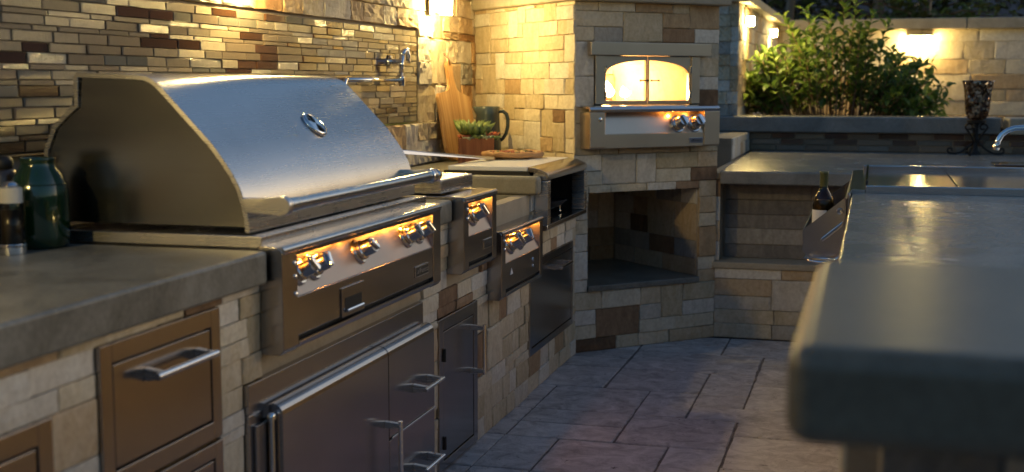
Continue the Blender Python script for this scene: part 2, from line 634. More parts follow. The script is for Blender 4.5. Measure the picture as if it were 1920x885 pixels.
# ---- stones -------------------------------------------------------------
def stone_mesh(nx, nz, amp, seed, cham=0.05):
    """unit stone: x -.5...5, z -.5...5, back at y=0, front toward y=-1"""
    rng = random.Random(seed)
    bm = B()
    xs = [-0.5] + [-0.5 + cham + (1 - 2 * cham) * i / nx for i in range(nx + 1)] + [0.5]
    zs = [-0.5] + [-0.5 + cham * 1.6 + (1 - 3.2 * cham) * i / nz for i in range(nz + 1)] + [0.5]
    g = []
    for i, x in enumerate(xs):
        row = []
        for j, z in enumerate(zs):
            edge = i in (0, len(xs) - 1) or j in (0, len(zs) - 1)
            y = -0.70 + rng.uniform(-0.10, 0.10) if edge else -1 + rng.uniform(0, amp)
            jx = 0 if edge else rng.uniform(-0.3, 0.3) * cham
            ex = rng.uniform(-0.012, 0.0) if edge else 0
            row.append(bm.verts.new((x * (1 + 2 * ex) + jx, y, z * (1 + 3 * ex))))
        g.append(row)
    for i in range(len(xs) - 1):
        for j in range(len(zs) - 1):
            bm.faces.new((g[i][j], g[i + 1][j], g[i + 1][j + 1], g[i][j + 1]))
    rim = [g[i][0] for i in range(len(xs))] + [g[-1][j] for j in range(1, len(zs))] + [g[i][-1] for i in range(len(xs) - 2, -1, -1)] + [g[0][j] for j in range(len(zs) - 2, 0, -1)]
    back = [bm.verts.new((v.co.x, 0, v.co.z)) for v in rim]
    for k in range(len(rim)):
        k2 = (k + 1) % len(rim)
        bm.faces.new((rim[k2], rim[k], back[k], back[k2]))
    bmesh.ops.recalc_face_normals(bm, faces=bm.faces[:])
    me = bpy.data.meshes.new('stone')
    bm.to_mesh(me)
    bm.free()
    return me


def box_piece(cham, seed):
    return stone_mesh(1, 1, 0.04, seed, cham)


RAW = {'flat': [stone_mesh(3, 2, 0.36, s, 0.035) for s in range(6)],
       'split': [stone_mesh(6, 4, 0.42, 50 + s, 0.03) for s in range(6)],
       'tile': [box_piece(0.03, 90 + s) for s in range(3)]}
_cache = {}


def piece_mesh(kind, i, mat):
    k = (kind, i, mat)
    if k not in _cache:
        me = RAW[kind][i].copy()
        me.materials.append(M[mat])
        if kind == 'split':
            pass
        _cache[k] = me
    return _cache[k]


def pick(rng, pal):
    t = rng.uniform(0, sum(w for _, w in pal))
    for n, w in pal:
        t -= w
        if t <= 0:
            return n
    return pal[-1][0]


def layout(rng, width, z0, z1, holes, hr, wr, dbl=0.15):
    """irregular courses; holes = (u0,u1,z0,z1); returns rects"""
    zs = [z0]
    while zs[-1] < z1 - hr[0] * 0.6:
        zs.append(min(zs[-1] + rng.uniform(*hr), z1))
    if z1 - zs[-1] > 1e-4:
        zs.append(z1)
    for h in holes:
        for e in (h[2], h[3]):
            if z0 + 0.005 < e < z1 - 0.005:
                k = min(range(len(zs)), key=lambda q: abs(zs[q] - e))
                if 0 < k < len(zs) - 1 and abs(zs[k] - e) < hr[0] * 0.45:
                    zs[k] = e
                else:
                    zs.append(e)
                    zs.sort()
    zs = [z for i, z in enumerate(zs) if i == 0 or z - zs[i - 1] > 0.006]
    zs[-1] = z1
    out = []
    resv = {}
    for r in range(len(zs) - 1):
        a, b = zs[r], zs[r + 1]
        blk = [(h[0], h[1]) for h in holes if h[2] < b - 1e-4 and h[3] > a + 1e-4] + resv.get(r, [])
        blk.sort()
        free, c = [], 0.0
        for p, q in blk:
            if p > c:
                free.append((c, min(p, width)))
            c = max(c, q)
        if c < width:
            free.append((c, width))
        for p, q in free:
            if q - p < 0.008:
                continue
            x = p
            while x < q - 1e-4:
                w = rng.uniform(*wr)
                if q - (x + w) < wr[0] * 0.6:
                    w = q - x
                top = b
                if rng.random() < dbl and r + 2 < len(zs) and w < wr[1]:
                    hb = [h for h in holes if h[2] < zs[r + 2] - 1e-4 and h[3] > b + 1e-4 and h[0] < x + w and h[1] > x]
                    if not hb and zs[r + 2] - a < hr[1] * 2.2:
                        top = zs[r + 2]
                        resv.setdefault(r + 1, []).append((x, x + w))
                out.append((x, x + w, a, top))
                x += w
    return out


def field(parent, origin, rdir, width, z0, z1, holes=(), hr=(0.07, 0.10), wr=(0.12, 0.30), pal=FLAT, kind='flat', seed=1, depth=(0.012, 0.018), joint=0.0012, name='stone', cull=None, dbl=0.15, matrix=None):
    rng = random.Random(seed)
    r = Vector((rdir[0], rdir[1], 0)).normalized()
    rz = math.atan2(r.y, r.x)
    n = 0
    for (u0, u1, a, b) in layout(rng, width, z0, z1, list(holes), hr, wr, dbl):
        if cull and cull((u0 + u1) / 2, (a + b) / 2):
            continue
        me = piece_mesh(kind, rng.randrange(len(RAW[kind])), pick(rng, pal))
        o = bpy.data.objects.new(name, me)
        COL.objects.link(o)
        p = Vector(origin) + r * ((u0 + u1) / 2)
        o.location = (p.x, p.y, (a + b) / 2)
        o.rotation_euler = (0, 0, rz)
        o.scale = (max(u1 - u0 - joint, 0.003), rng.uniform(*depth), max(b - a - joint, 0.003))
        attach(o, parent)
        n += 1
    return n


def text_mesh(s, size, depth=0.0006):
    cu = bpy.data.curves.new('t', 'FONT')
    cu.body = s
    cu.size = size
    cu.extrude = depth
    cu.shear = 0.3
    cu.align_x = 'CENTER'
    cu.align_y = 'CENTER'
    o = bpy.data.objects.new('t', cu)
    COL.objects.link(o)
    dg = bpy.context.evaluated_depsgraph_get()
    me = bpy.data.meshes.new_from_object(o.evaluated_get(dg))
    bpy.data.objects.remove(o)
    return me


# ================================================================== SETTING
XW = -2.10          # face of the long kitchen wall
XC = -1.365         # face of cabinet wall under the counter
XF = -1.300         # face of the appliances
ZC = 0.92           # counter top

# ---- ground to the horizon, rising to a slope behind the garden wall
bm = B()
nx, ny = 60, 60
gx = np.linspace(-120, 120, nx)
gx = np.concatenate([np.linspace(-120, -30, 8), np.linspace(-28, 28, 44), np.linspace(30, 120, 8)])
gy = np.concatenate([np.linspace(-120, -30, 6), np.linspace(-27, 14, 22), np.linspace(15, 60, 30), np.linspace(65, 200, 10)])
vs = []
for y in gy:
    row = []
    for x in gx:
        z = -0.06
        far = max(y - 15, -x - 9, x - 40, -y - 5 - max(x, 0) * 1.5, 0)  # left and rear slopes lie out of view, added to darken the steel's reflections
        if far > 0:
            z += min(far * 0.4, 9) * (0.85 + 0.3 * noise.noise(Vector((x * 0.1, y * 0.1, 0)))) + 0.25 * noise.noise(Vector((x * 0.5, y * 0.5, 3)))
        row.append(bm.verts.new((x, y, z)))
    vs.append(row)
for j in range(len(gy) - 1):
    for i in range(nx - 1):
        bm.faces.new((vs[j][i], vs[j][i + 1], vs[j + 1][i + 1], vs[j + 1][i]))
g = obj('ground', bm, 'hill_soil', smooth=True)
tag(g, 'dark earth ground rising to a wooded slope behind the garden wall', 'ground', kind='structure')

# ---- patio: bedding sheet + travertine pavers on an 8-inch module
fl = bx('patio_floor', 'joint_sand', None, -1.42, 3.2, -2.0, 6.75, -0.05, -0.0045)
tag(fl, 'travertine paved patio between the counters', 'floor', kind='structure')
MOD = 0.2055
X0, Y0 = -1.2905 - MOD, 4.49 - 22 * MOD
NX, NY = 22, 32
occ = [[False] * NY for _ in range(NX)]
fixed = [(1, 20, 1, 2), (0, 22, 1, 4), (1, 22, 1, 4), (2, 24, 1, 3), (3, 23, 1, 4), (1, 26, 1, 3), (2, 27, 2, 2), (4, 27, 1, 2), (4, 22, 1, 3), (5, 22, 2, 3), (3, 21, 2, 1), (3, 19, 1, 2), (5, 28, 2, 3)]
rng = random.Random(4)
pav = []


def put(i, j, w, d):
    if i + w > NX or j + d > NY:
        return False
    if any(occ[a][b] for a in range(i, i + w) for b in range(j, j + d)):
        return False
    for a in range(i, i + w):
        for b in range(j, j + d):
            occ[a][b] = True
    pav.append((i, j, w, d))
    return True


for i, j, w, d in [(0, 20, 1, 2), (0, 22, 1, 2), (0, 24, 1, 2), (1, 20, 1, 2), (1, 22, 2, 1), (1, 23, 2, 1), (1, 24, 2, 2), (2, 20, 2, 2), (3, 22, 2, 2), (3, 24, 1, 2), (4, 20, 1, 2), (4, 24, 2, 1), (2, 26, 2, 2), (4, 26, 1, 2), (5, 25, 2, 2), (5, 27, 2, 2)]:
    put(i, j, w, d)
for j in range(NY):
    for i in range(NX):
        if occ[i][j]:
            continue
        opts = [(2, 2), (2, 2), (1, 2), (2, 1), (2, 1), (3, 2)]
        rng.shuffle(opts)
        for w, d in opts + [(1, 1)]:
            if put(i, j, w, d):
                break


def paver_piece(seed):
    """unit slab with a worn, slightly wandering outline and tumbled top edge"""
    rg = random.Random(seed)
    b = B()
    n = 9
    out = []
    for side in range(4):
        for k in range(n):
            t = -0.5 + k / n
            p = [(t, -0.5), (0.5, t), (-t, 0.5), (-0.5, -t)][side]
            w = rg.uniform(0.0, 0.010) if rg.random() < 0.85 else rg.uniform(0.008, 0.022)
            out.append((p[0] * (1 - w), p[1] * (1 - w)))
    lo = [b.verts.new((x, y, 0)) for x, y in out]
    md = [b.verts.new((x, y, 0.72 + rg.uniform(-0.08, 0.06))) for x, y in out]
    hi = [b.verts.new((x * 0.972, y * 0.972, 0.985 + rg.uniform(-0.03, 0.02))) for x, y in out]
    m = len(out)
    for k in range(m):
        k2 = (k + 1) % m
        b.faces.new((lo[k], lo[k2], md[k2], md[k]))
        b.faces.new((md[k], md[k2], hi[k2], hi[k]))
    b.faces.new(hi)
    bmesh.ops.recalc_face_normals(b, faces=b.faces[:])
    me = bpy.data.meshes.new('paver')
    b.to_mesh(me)
    b.free()
    me.materials.append(M['travertine'])
    return me


PM = [paver_piece(s) for s in range(8)]
for (i, j, w, d) in pav:
    o = bpy.data.objects.new('paver', rng.choice(PM))
    COL.objects.link(o)
    o.location = (X0 + (i + w / 2) * MOD, Y0 + (j + d / 2) * MOD, -0.03)
    o.scale = (w * MOD - 0.001, d * MOD - 0.001, 0.03 + rng.uniform(-0.0015, 0.0015))
    o.rotation_euler = (rng.uniform(-0.002, 0.002), rng.uniform(-0.002, 0.002), 0)
    o.parent = fl

# ================================================================== LONG KITCHEN WALL
wall = thing('kitchen_wall', 'long split-face stone wall with mosaic band behind the grill', 'wall', (XW, 4.0, 0))
bx('wall_core', 'grout', wall, XW - 0.28, XW, -0.4, 7.4, 0, 1.745)
MY0, MY1, MZ0, MZ1 = -0.3, 5.755, 1.124, 1.553
field(wall, (XW, -0.3, 0), (0, 1), 7.0, 0.92, 1.745, [(0, MY1 + 0.3 + 0.008, MZ0 - 0.008, MZ1 + 0.008)], hr=(0.08, 0.15), wr=(0.14, 0.27), pal=SPLIT, kind='split', seed=11, depth=(0.02, 0.032),
      cull=lambda u, z: (z < 1.12 and 2.75 < u - 0.3 < 3.7) or u - 0.3 > 6.72)
for k in range(10):
    bx('cap_stone', 'cap', wall, XW - 0.34, XW + 0.085, -0.2 + k * 0.76, -0.2 + (k + 1) * 0.76 - 0.004, 1.746, 1.81, 0.008)
panel = bx('mosaic_panel', 'grout_dark', wall, XW + 0.0005, XW + 0.006, MY0, MY1, MZ0, MZ1)
bm = B()
box(bm, XW + 0.0005, XW + 0.014, MY0, MY1 + 0.006, MZ0 - 0.006, MZ0 - 0.0005)
box(bm, XW + 0.0005, XW + 0.014, MY1 + 0.0005, MY1 + 0.006, MZ0 - 0.0003, MZ1 + 0.006)
obj('trim_strip', bm, 'steel_smooth', panel)
# mosaic courses: narrow and wide rows
rng = random.Random(21)
rects = []
z = MZ0 + 0.002
seq = [0.030, 0.014, 0.026, 0.015, 0.030, 0.026]
i = 0
while z < MZ1 - 0.012:
    h = min(seq[i % 6], MZ1 - z)
    i += 1
    y = MY0 - rng.uniform(0, 0.1)
    while y < MY1 - 0.01:
        w = rng.choice((0.11, 0.14, 0.17, 0.17, 0.21)) if h > 0.02 else rng.choice((0.11, 0.15, 0.19))
        y1 = min(y + w, MY1)
        if y1 - MY1 > -0.03:
            y1 = MY1
        if y1 - max(y, MY0) > 0.015:
            rects.append((max(y, MY0), y1, z, z + h))
        y = y1
    z += h


def mosaic_visible(y, z):
    # hidden behind the grill hood as seen from the aisle, or left of the frame
    if y < 2.66:
        return False
    if z < 1.40 - 0.02 * 0 and 3.05 < y < 5.15 - max(0, (1.33 - z)) * 0.6:
        if z < 1.335:
            return False
    return True


vis = [r for r in rects if mosaic_visible((r[0] + r[1]) / 2, (r[2] + r[3]) / 2)]
rest = [r for r in rects if not mosaic_visible((r[0] + r[1]) / 2, (r[2] + r[3]) / 2)]
vis.sort(key=lambda r: (r[0] + r[1]) / 2)
sep, more = vis[:300], vis[300:]
rest += more
for (a, b_, c, d) in sep:
    me = piece_mesh('tile', rng.randrange(3), pick(rng, TILES))
    o = bpy.data.objects.new('tile', me)
    COL.objects.link(o)
    o.location = (XW + 0.006, (a + b_) / 2, (c + d) / 2)
    o.rotation_euler = (rng.uniform(-0.004, 0.004), 0, PI / 2 + rng.uniform(-0.02, 0.02))
    o.scale = (b_ - a - 0.0018, rng.uniform(0.005, 0.008), d - c - 0.0018)
    o.parent = panel
bm = B()
mats = [n for n, _ in TILES]
for (a, b_, c, d) in rest:
    n0 = len(bm.faces)
    t = XW + 0.006 + rng.uniform(0.006, 0.010)
    box(bm, XW + 0.006, t, a + 0.0015, b_ - 0.0015, c + 0.0015, d - 0.0015)
    mi = mats.index(pick(rng, TILES))
    bm.faces.ensure_lookup_table()
    for f in bm.faces[n0:]:
        f.material_index = mi
o = obj('small_tiles', bm, None, panel)
for n_ in mats:
    o.data.materials.append(M[n_])
o['kind'] = 'stuff'

# ================================================================== CABINET WALL UNDER THE COUNTER
cab = thing('cabinet_wall', 'sandstone block front of the long counter below the grill', 'wall', (XC, 3.5, 0))
bx('wall_core', 'grout', cab, XC - 0.06, XC - 0.004, 0.9, 5.1745, 0, 0.842)
bx('wall_core', 'grout', cab, XC - 0.06, XC - 0.004, 5.175, 5.99, 0, 0.683)
HOLES = [(0.0, 1.867, 0.0, 0.727), (2.013, 2.464, 0.20, 0.822), (2.668, 3.792, 0.672, 0.9), (2.58, 3.762, 0.0, 0.62),
         (3.918, 4.345, 0.0, 0.53), (4.032, 4.415, 0.667, 0.9), (4.483, 5.136, 0.504, 0.9), (5.078, 5.876, 0.165, 0.565), (5.18, 5.948, 0.684, 0.9)]
field(cab, (XC - 0.004, 0, 0), (0, 1), 5.955, 0.0, 0.842, HOLES, hr=(0.06, 0.085), wr=(0.09, 0.21), seed=5, depth=(0.008, 0.018), dbl=0.12, cull=lambda u, z: u < 1.2)

# ================================================================== COUNTER SLABS
o = obj('counter_slab', prism(B(), [(XW + 0.046, 0.9), (-1.33, 0.9), (-1.33, 2.655), (XW + 0.046, 2.655)], 0.843, ZC, 'z', 0.009), 'concrete', angle=40)
tag(o, 'long grey concrete counter in front of the grill, under the green vase', 'counter')
o = obj('counter_slab', prism(B(), [(-1.965, 3.815), (-1.335, 3.815), (-1.335, 4.022), (-1.965, 4.022)], 0.843, ZC, 'z', 0.012), 'concrete', angle=40)
tag(o, 'short grey concrete counter piece between grill and single side burner', 'counter')
bm = B()
box(bm, -1.745, -1.325, 5.10, 5.172, 0.843, ZC, 0.014)
box(bm, -1.745, -1.385, 5.105, 5.165, 0.765, 0.8425, 0.004)
o = obj('counter_slab', bm, 'concrete_rough', angle=40)
tag(o, 'stepped rough concrete counter end beside the pizza prep station', 'counter')
o = obj('counter_slab', prism(B(), [(XW + 0.046, 2.68), (-1.972, 2.68), (-1.972, 4.03), (-1.972, 5.09), (-1.75, 5.09), (-1.75, 5.94), (-1.40, 5.94), (-1.372, 5.945), (XW + 0.046, 6.635)], 0.843, ZC - 0.001, 'z', 0.006), 'concrete', angle=40)
tag(o, 'grey concrete counter strip along the wall under the cutting board and pitcher', 'counter')


# ================================================================== CONTROL FRONTS
def knob(parent, p, d, s=1.0, rot=0.5):
    Mx = along(p, d)
    k = obj('knob', lathe(B(), [(0, 0.011 * s), (0.027 * s, 0.011 * s), (0.0275 * s, 0.014 * s), (0.0275 * s, 0.020 * s), (0.0235 * s, 0.023 * s), (0.0225 * s, 0.050 * s), (0.0205 * s, 0.054 * s), (0, 0.054 * s)], 32, Mx), 'steel_smooth', parent, angle=30)
    obj('bezel', lathe(B(), [(0, 0), (0.036 * s, 0), (0.036 * s, 0.004 * s), (0.032 * s, 0.010 * s), (0, 0.0115 * s)], 32, Mx), 'steel_smooth', k, angle=30)
    bm = B()
    box(bm, -0.007 * s, 0.007 * s, -0.019 * s, 0.019 * s, 0.0542 * s, 0.062 * s, 0.002 * s)
    bmesh.ops.transform(bm, matrix=Mx @ Matrix.Rotation(rot, 4, 'Z'), verts=bm.verts[:])
    obj('grip', bm, 'chrome', k)
    return k


def screw(parent, x, y, z, r=0.006):
    return obj('screw', lathe(B(), [(0, 0), (r, 0), (r * 0.9, 0.003), (r * 0.4, 0.0045), (0, 0.0045)], 12, along((x, y, z), (1, 0, 0))), 'chrome', parent, angle=50)


def badge(parent, x, y, z, w, h):
    p = bx('badge', 'chrome', parent, x, x + 0.003, y - w / 2, y + w / 2, z - h / 2, z + h / 2, 0.0012)
    obj('badge_field', box(B(), x + 0.002, x + 0.0036, y - w / 2 + 0.004, y + w / 2 - 0.004, z - h / 2 + 0.004, z + h / 2 - 0.004), 'black', p)
    me = text_mesh('alfresco', h * 0.62)
    t = link_mesh('lettering', me, 'chrome', p)
    t.rotation_euler = (PI / 2, 0, PI / 2)
    t.location = (x + 0.0042, y, z + 0.001)
    sx = (w - 0.012) / max(v.co.x for v in me.vertices) / 2
    t.scale = (sx, 1.0, 1.0)
    return p


def bulb(parent, p, watts, col=(1.0, 0.34, 0.04)):
    l = bpy.data.lights.new('panel_lamp', 'POINT')
    l.energy = watts
    l.color = col
    l.shadow_soft_size = 0.006
    o = bpy.data.objects.new('panel_lamp', l)
    COL.objects.link(o)
    o.location = p
    attach(o, parent)


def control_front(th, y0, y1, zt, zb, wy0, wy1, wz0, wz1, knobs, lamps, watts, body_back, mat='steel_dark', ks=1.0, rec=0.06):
    xf = XF
    xb = XC + 0.002
    sidep = [(xb, zb), (xf - 0.010, zb), (xf, zb + 0.012), (xf, zt - 0.012), (xf - 0.004, zt - 0.004), (xf - 0.014, zt), (xb, zt + 0.004)]
    for a, b in ((y0, wy0), (wy1, y1)):
        obj('end_panel', prism(B(), sidep, a, b, 'y', 0.0025), mat, th, angle=40)
    obj('top_lip', prism(B(), [(xb, zt + 0.004), (xf - 0.014, zt), (xf - 0.004, zt - 0.004), (xf, zt - 0.012), (xf, wz1), (xf - 0.006, wz1), (xf - 0.012, zt - 0.012), (xb, zt - 0.006)], wy0 + 0.0004, wy1 - 0.0004, 'y'), mat, th, angle=30)
    obj('bullnose', tube(B(), [(xf - 0.006, y0 + 0.002, zt - 0.009), (xf - 0.006, y1 - 0.002, zt - 0.009)], 0.0105, 16), 'steel_smooth', th, angle=50)
    # inclined, recessed control plate
    px0, px1 = xf - rec, xf - 0.006
    obj('control_plate', prism(B(), [(px0, wz1 + 0.012), (px1, wz0), (px1 - 0.004, wz0 - 0.004), (px0 - 0.006, wz1 + 0.010)], wy0 + 0.0006, wy1 - 0.0006, 'y'), 'steel_plate', th)
    obj('front_panel', box(B(), xf - 0.02, xf - 0.002, wy0 + 0.0006, wy1 - 0.0006, zb + 0.034, wz0 - 0.0005, 0.002), mat, th, angle=40)
    bx('shadow_gap', 'dark_gap', th, xf - 0.03, xf - 0.016, wy0 + 0.0006, wy1 - 0.0006, zb + 0.012, zb + 0.036)
    obj('bottom_trim', prism(B(), [(xf - 0.03, zb + 0.004), (xf - 0.004, zb + 0.006), (xf + 0.001, zb + 0.014), (xf, zb + 0.021), (xf - 0.008, zb + 0.024), (xf - 0.015, zb + 0.016)], wy0 + 0.0004, wy1 - 0.0004, 'y'), 'steel_smooth', th, angle=40)
    nrm = Vector((wz1 + 0.012 - wz0, 0, px1 - px0)).normalized()
    for j, (ky, kz) in enumerate(knobs):
        t = (wz1 + 0.012 - kz) / (wz1 + 0.012 - wz0)
        knob(th, (px0 + (px1 - px0) * t + 0.001, ky, kz), nrm, ks, (0.5, -0.3, 0.9, 0.2, 0.6)[j % 5])
    for ly in lamps:
        bulb(th, (px0 + 0.020, ly, wz1 + 0.0), watts)
    for q, zz in enumerate((wz1 - 0.018, wz1 - 0.05, wz0 + 0.008)[:3 if y1 - y0 > 1 else 2]):
        screw(th, xf, wy0 - 0.016 + 0.002 * q, zz)
    if body_back:
        bx('body', mat, th, body_back, xb - 0.0005, y0 + 0.004, y1 - 0.004, zb + 0.004, zt + 0.002, 0.003)


# ---- the big grill
gr = thing('gas_grill', 'big stainless gas grill with closed hood and five lit knobs', 'grill', (-1.65, 3.23, 0.67))
GY0, GY1 = 2.668, 3.792
control_front(gr, GY0, GY1, 0.926, 0.672, 2.748, 3.722, 0.80, 0.900, [(2.80, 0.85), (2.885, 0.85), (3.185, 0.85), (3.545, 0.85), (3.645, 0.85)], [2.79, 2.90, 3.10, 3.43, 3.53, 3.69], 0.32, None, ks=0.98)
bx('fire_box', 'steel_dark', gr, -1.94, XC, GY0 + 0.006, GY1 + 0.008, 0.68, 0.9465, 0.002)
bx('deck_rim', 'steel', gr, -1.955, -1.352, GY0, GY1 + 0.014, 0.9215, 0.951, 0.003)
HP = [(-1.389, 0.956), (-1.392, 0.99), (-1.399, 1.025), (-1.411, 1.06), (-1.428, 1.092), (-1.452, 1.126), (-1.48, 1.162), (-1.60, 1.2845), (-1.616, 1.300), (-1.632, 1.312), (-1.652, 1.320), (-1.68, 1.323), (-1.836, 1.328), (-1.845, 1.318), (-1.846, 1.25), (-1.868, 1.236), (-1.908, 1.20), (-1.935, 1.14), (-1.938, 0.956)]


def inset_profile(pts, d):
    out = []
    n = len(pts)
    for i in range(n):
        a = Vector((*pts[max(i - 1, 0)], 0))
        b = Vector((*pts[min(i + 1, n - 1)], 0))
        t = (b - a).normalized()
        nn = Vector((-t.y, t.x, 0))      # points inward for this direction
        p = Vector((*pts[i], 0)) + nn * d
        out.append((p.x, p.y))
    out[0] = (out[0][0], pts[0][1])
    out[-1] = (out[-1][0], pts[-1][1])
    return out


HI = inset_profile(HP, 0.012)
HY0, HY1 = 2.684, 3.804
bm = B()
ra = [bm.verts.new((p[0], HY0, p[1])) for p in HP]
rb = [bm.verts.new((p[0], HY1, p[1])) for p in HP]
ia = [bm.verts.new((p[0], HY0, p[1])) for p in HI]
ib = [bm.verts.new((p[0], HY1, p[1])) for p in HI]
for i in range(len(HP) - 1):
    bm.faces.new((ra[i], ra[i + 1], rb[i + 1], rb[i]))
    bm.faces.new((ia[i], ib[i], ib[i + 1], ia[i + 1]))
    bm.faces.new((ra[i], ia[i], ia[i + 1], ra[i + 1]))
    bm.faces.new((rb[i], rb[i + 1], ib[i + 1], ib[i]))
bm.faces.new((ra[0], rb[0], ib[0], ia[0]))
bm.faces.new((ra[-1], ia[-1], ib[-1], rb[-1]))
hood = obj('hood', bm, 'steel', gr, angle=28)
bmod = hood.modifiers.new('b', 'BEVEL')
bmod.width = 0.0022
bmod.segments = 2
bmod.limit_method = 'ANGLE'
bmod.angle_limit = R(50)
def mitre_inset(pts, d):
    out = []
    n = len(pts)
    for i in range(n):
        a, b, c = Vector(pts[i - 1]), Vector(pts[i]), Vector(pts[(i + 1) % n])
        e0, e1 = (b - a).normalized(), (c - b).normalized()
        n0, n1 = Vector((-e0.y, e0.x)), Vector((-e1.y, e1.x))
        m = (n0 + n1).normalized()
        p = b + m * (d / max(m.dot(n0), 0.35))
        out.append((p.x, p.y))
    return out


SP = mitre_inset([p for i, p in enumerate(HP) if i not in (1, 4, 8, 10, 13)], 0.0125)
for a, b in ((HY0 + 0.007, HY0 + 0.012), (HY1 - 0.012, HY1 - 0.007)):
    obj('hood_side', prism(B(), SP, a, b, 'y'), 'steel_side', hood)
# handle
hz, hx = 1.021, -1.300
hd = obj('handle', tube(B(), [(hx, 2.70, hz), (hx, 3.715, hz)], 0.0155, 24), 'steel_smooth', gr, angle=50)
obj('collar', lathe(B(), [(0, 0), (0.017, 0), (0.0175, 0.004), (0.0175, 0.05), (0.0165, 0.054), (0, 0.054)], 24, along((hx, 2.69, hz), (0, 1, 0))), 'steel_smooth', hd, angle=40)
obj('collar', lathe(B(), [(0, 0), (0.0185, 0), (0.021, 0.004), (0.021, 0.016), (0.0175, 0.02), (0.0175, 0.05), (0.020, 0.052), (0.020, 0.066), (0.017, 0.072), (0, 0.072)], 24, along((hx, 3.685, hz), (0, 1, 0))), 'chrome', hd, angle=40)
for yy, w in ((2.672, 0.022), (3.70, 0.02)):
    pts = [(-1.405, hz + 0.017), (-1.35, hz + 0.018), (-1.325, hz + 0.019), (-1.308, hz + 0.022)]
    for k in range(9):
        an = PI / 2 - k * PI / 8
        pts.append((hx - 0.002 + 0.023 * math.cos(an), hz + 0.023 * math.sin(an)))
    pts += [(-1.308, hz - 0.022), (-1.325, hz - 0.019), (-1.35, hz - 0.018), (-1.395, hz - 0.018)]
    obj('bracket', prism(B(), pts, yy, yy + w, 'y', 0.003), 'steel', hd, angle=40)
# thermometer on the sloped hood front
slope = Vector((-0.12, 0, 0.1225)).normalized()
nrm = Vector((slope.z, 0, -slope.x)).normalized()
tp = Vector((-1.5145, 3.297, 1.1975)) + nrm * 0.0008
tp = Vector((-1.503, 3.297, 1.1856)) + nrm * 0.0012
Mx = along(tp, nrm)
th_ = obj('thermometer', lathe(B(), [(0, 0.0), (0.043, 0.0), (0.043, 0.006), (0.039, 0.010), (0.035, 0.010), (0.033, 0.006), (0, 0.006)], 36, Mx), 'chrome', gr, angle=40)
obj('dial', lathe(B(), [(0, 0.0062), (0.032, 0.0062), (0.032, 0.0066), (0, 0.0066)], 32, Mx), 'steel_dark', th_)
bm = B()
box(bm, -0.0015, 0.0015, -0.004, 0.026, 0.007, 0.008)
for k in range(11):
    a = R(-130 + 26 * k)
    p = Vector((math.sin(a) * 0.028, math.cos(a) * 0.028, 0.0072))
    box(bm, p.x - 0.001, p.x + 0.001, p.y - 0.001, p.y + 0.001, 0.0068, 0.0074)
bmesh.ops.transform(bm, matrix=Mx @ Matrix.Rotation(0.7, 4, 'Z'), verts=bm.verts[:])
obj('needle', bm, 'black', th_)
obj('glass', lathe(B(), [(0, 0.0095), (0.0345, 0.0088)], 32, Mx), 'gauge_glass', th_)
# drip-tray pull, set in the front panel
tr = bx('tray_pull', 'steel_dark', gr, XF - 0.0015, XF + 0.003, 3.003, 3.150, 0.703, 0.780, 0.0015)
bx('pull_pocket', 'dark_gap', tr, XF + 0.0005, XF + 0.0036, 3.020, 3.132, 0.716, 0.752)
obj('pull_lip', prism(B(), [(XF + 0.003, 0.714), (XF + 0.0115, 0.716), (XF + 0.0125, 0.720), (XF + 0.010, 0.724), (XF + 0.0036, 0.722)], 3.022, 3.130, 'y', 0.0008), 'chrome', tr, angle=40)
badge(gr, XF - 0.002, 3.615, 0.742, 0.115, 0.034)

# ---- single side burner
u2 = thing('side_burner', 'narrow stainless side burner with one lit knob beside the grill', 'burner', (-1.6, 4.22, 0.667))
control_front(u2, 4.032, 4.415, 0.926, 0.667, 4.084, 4.365, 0.791, 0.902, [(4.19, 0.85)], [4.13, 4.29], 0.30, -1.94, ks=1.1)
lid = bx('lid', 'steel', u2, -1.90, -1.385, 4.05, 4.40, 0.934, 0.982, 0.006)
badge(u2, XF - 0.002, 4.305, 0.742, 0.10, 0.034)

# ---- sunken double burner
u3 = thing('double_burner', 'sunken stainless double burner with two lit knobs above the stone', 'burner', (-1.6, 4.81, 0.504))
control_front(u3, 4.483, 5.092, 0.760, 0.504, 4.535, 5.045, 0.637, 0.742, [(4.665, 0.693), (4.80, 0.693)], [4.60, 4.77, 4.97], 0.30, -1.94, ks=1.15)
obj('warning_mark', prism(B(), [(4.60, 0.585), (4.64, 0.585), (4.62, 0.610)], XF - 0.002, XF - 0.001, 'x'), 'paper', u3)
screw(u3, XF - 0.002, 4.94, 0.60, 0.009)
screw(u3, XF - 0.002, 4.94, 0.575, 0.007)
gt = thing('pot_grate', 'steel wire pot grate lying on the sunken double burner', 'grate', (-1.6, 4.75, 0.765))
for k in range(6):
    yy = 4.58 + k * 0.085
    pts = [(-1.80, yy, 0.768), (-1.80, yy, 0.788), (-1.78, yy, 0.800), (-1.50, yy, 0.800), (-1.48, yy, 0.788), (-1.48, yy, 0.768)]
    obj('grate_bar', tube(B(), pts, 0.007, 8), 'chrome', gt, angle=60)
for xx in (-1.80, -1.48):
    obj('grate_rail', tube(B(), [(xx, 4.56, 0.770), (xx, 5.03, 0.770)], 0.006, 8), 'chrome', gt, angle=60)

